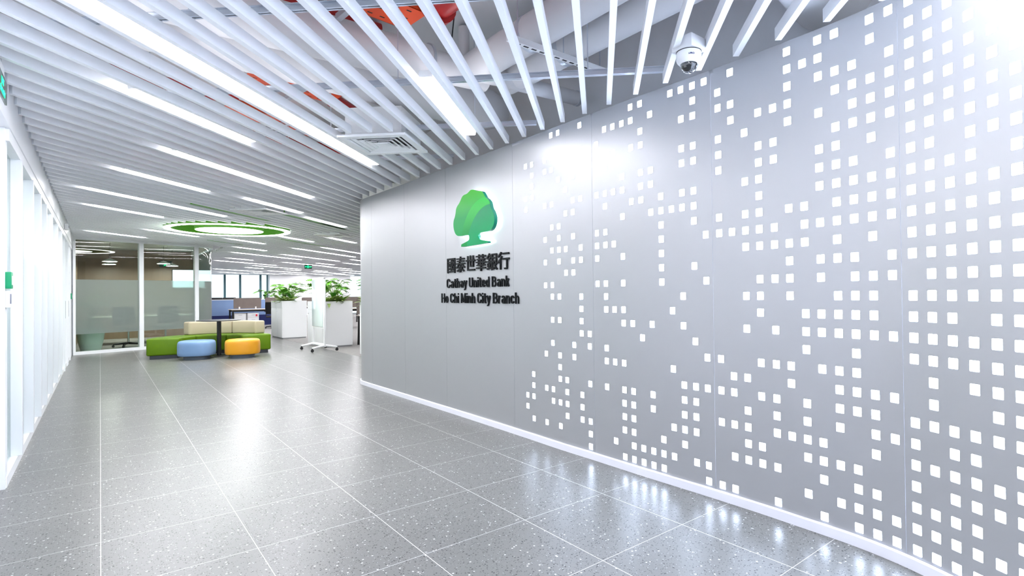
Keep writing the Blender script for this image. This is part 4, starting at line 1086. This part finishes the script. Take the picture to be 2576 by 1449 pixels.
# far planter with plants before the windows
t = thing('planter_cabinet', 'low white planter far back below the windows', 'cabinet', (5.55, 28.0, .002)); box_obj('carcass', M_WHITE, t, 0, 0, 0, 1.2, .4, 1.08); box_obj('soil', M_SOIL, t, .03, .03, 1.08, 1.17, .37, 1.085)
lobed_plant((6.0, 28.2, 1.085), 'far green plant in front of the windows, left one of the pair', 31, .5, 14, .45)
lobed_plant((6.45, 28.2, 1.085), 'far green plant in front of the windows, right one of the pair', 32, .35, 14, .35)
for i, (x, y, W) in enumerate(((4.2, 29.5, 1.4), (7.4, 27.0, 1.6), (9.2, 24.5, 1.6), (6.8, 20.5, 1.5), (10.2, 30.0, 1.8))):
    desk((x, y, .002), W+.2, .75, ['office desk far left below the windows', 'office desk beyond the far plants', 'office desk far back to the right of the glass board', 'office desk behind the cabinet left of the glass board', 'office desk in the farthest row at right'][i])
    screen((x+.1, y+.72, .002), W, ['brown screen on the far left desk below the windows', 'brown screen on the desk beyond the far plants', 'brown screen on the far desk right of the glass board', 'brown screen behind the cabinet left of the glass board', 'brown screen in the farthest desk row at right'][i], .40)
desk((4.95, 12.8, .002), 1.9, .75, 'office desk behind the planter cabinet by the rounded wall')
screen((4.98, 13.58, .002), 1.8, 'brown screen on the desk between two planter cabinets', .40)
pedestal((5.2, 13.15, .002), 'white three drawer pedestal between two planter cabinets')
office_chair((6.2, 15.5, .002), .4, 'black office chair beyond the planter cabinets')
office_chair((.55, 17.35, .006), 2.8, 'black office chair at the near left of the meeting table'); office_chair((1.35, 17.75, .006), 3.3, 'black office chair at the near right of the meeting table'); office_chair((2.0, 18.0, .006), 3.6, 'black office chair at the meeting table beside the curved glass')
for i, (x, y, z) in enumerate(((4.2, 26.7, 1.13), (4.75, 26.7, 1.13))):
    t = thing('monitor', ['dark monitor far left before the windows', 'dark monitor right of the far left one'][i], 'monitor', (x, y+2.9, .75)); box_obj('display', M_BLACK, t, -.27, -.015, .12, .27, .015, .46, bevel=.003); box_obj('stand', M_BLACK, t, -.03, -.01, .01, .03, .02, .14); box_obj('foot', M_BLACK, t, -.12, -.08, 0, .12, .08, .012)

# far walls and windows
WY = 37.5
wf = thing('wall_far', 'white far wall of the open office beside the windows', 'wall', kind='structure')
box_obj('plaster', M_WHITE, wf, 8.12, WY-.6, 0, 13.1, WY, 2.7); box_obj('spandrel', M_WHITE, wf, -6, WY, 2.58, 22, WY+.2, SLAB); box_obj('plaster', M_WHITE, wf, 16.5, WY, 0, 22, WY+.2, 2.7)
for n, (x0, x1) in enumerate(((2.6, 5.78), (5.78, 6.6), (6.6, 7.72), (7.72, 8.12), (13.1, 14.3), (14.3, 16.5))):
    wi = thing(f'window_{n+1}', ['tall office window left of the first dark mullion', 'narrow bright window between the first two mullions', 'wide bright window behind the far plants', 'slim bright window beside the white far wall', 'bright window right of the white far wall', 'bright window farthest to the right'][n], 'window', kind='structure')
    box_obj('mullion', M_TEALSTEEL, wi, x1-.05, WY-.08, 0, x1+.05, WY+.08, 2.6)
    box_obj('glass_pane', M_GLASSL, wi, x0+.05, WY-.006, .02, x1-.05, WY+.006, 2.58)
box_obj('wall_side', M_WHITE, None, 21.9, -5, 0, 22, 39, SLAB); tag(bpy.data.objects['wall_side'], 'white side wall at the far right of the open office', 'wall', kind='structure')
box_obj('wall_core_right', M_WHITE, None, 3.56, 6.9, 0, 21.9, 7.0, SLAB); tag(bpy.data.objects['wall_core_right'], 'white wall closing the space behind the rounded wall', 'wall', kind='structure')
box_obj('wall_office_left', M_WHITE, None, -.6, 21.1, 0, -.5, 37.7, SLAB); tag(bpy.data.objects['wall_office_left'], 'white wall along the far left of the open office', 'wall', kind='structure')
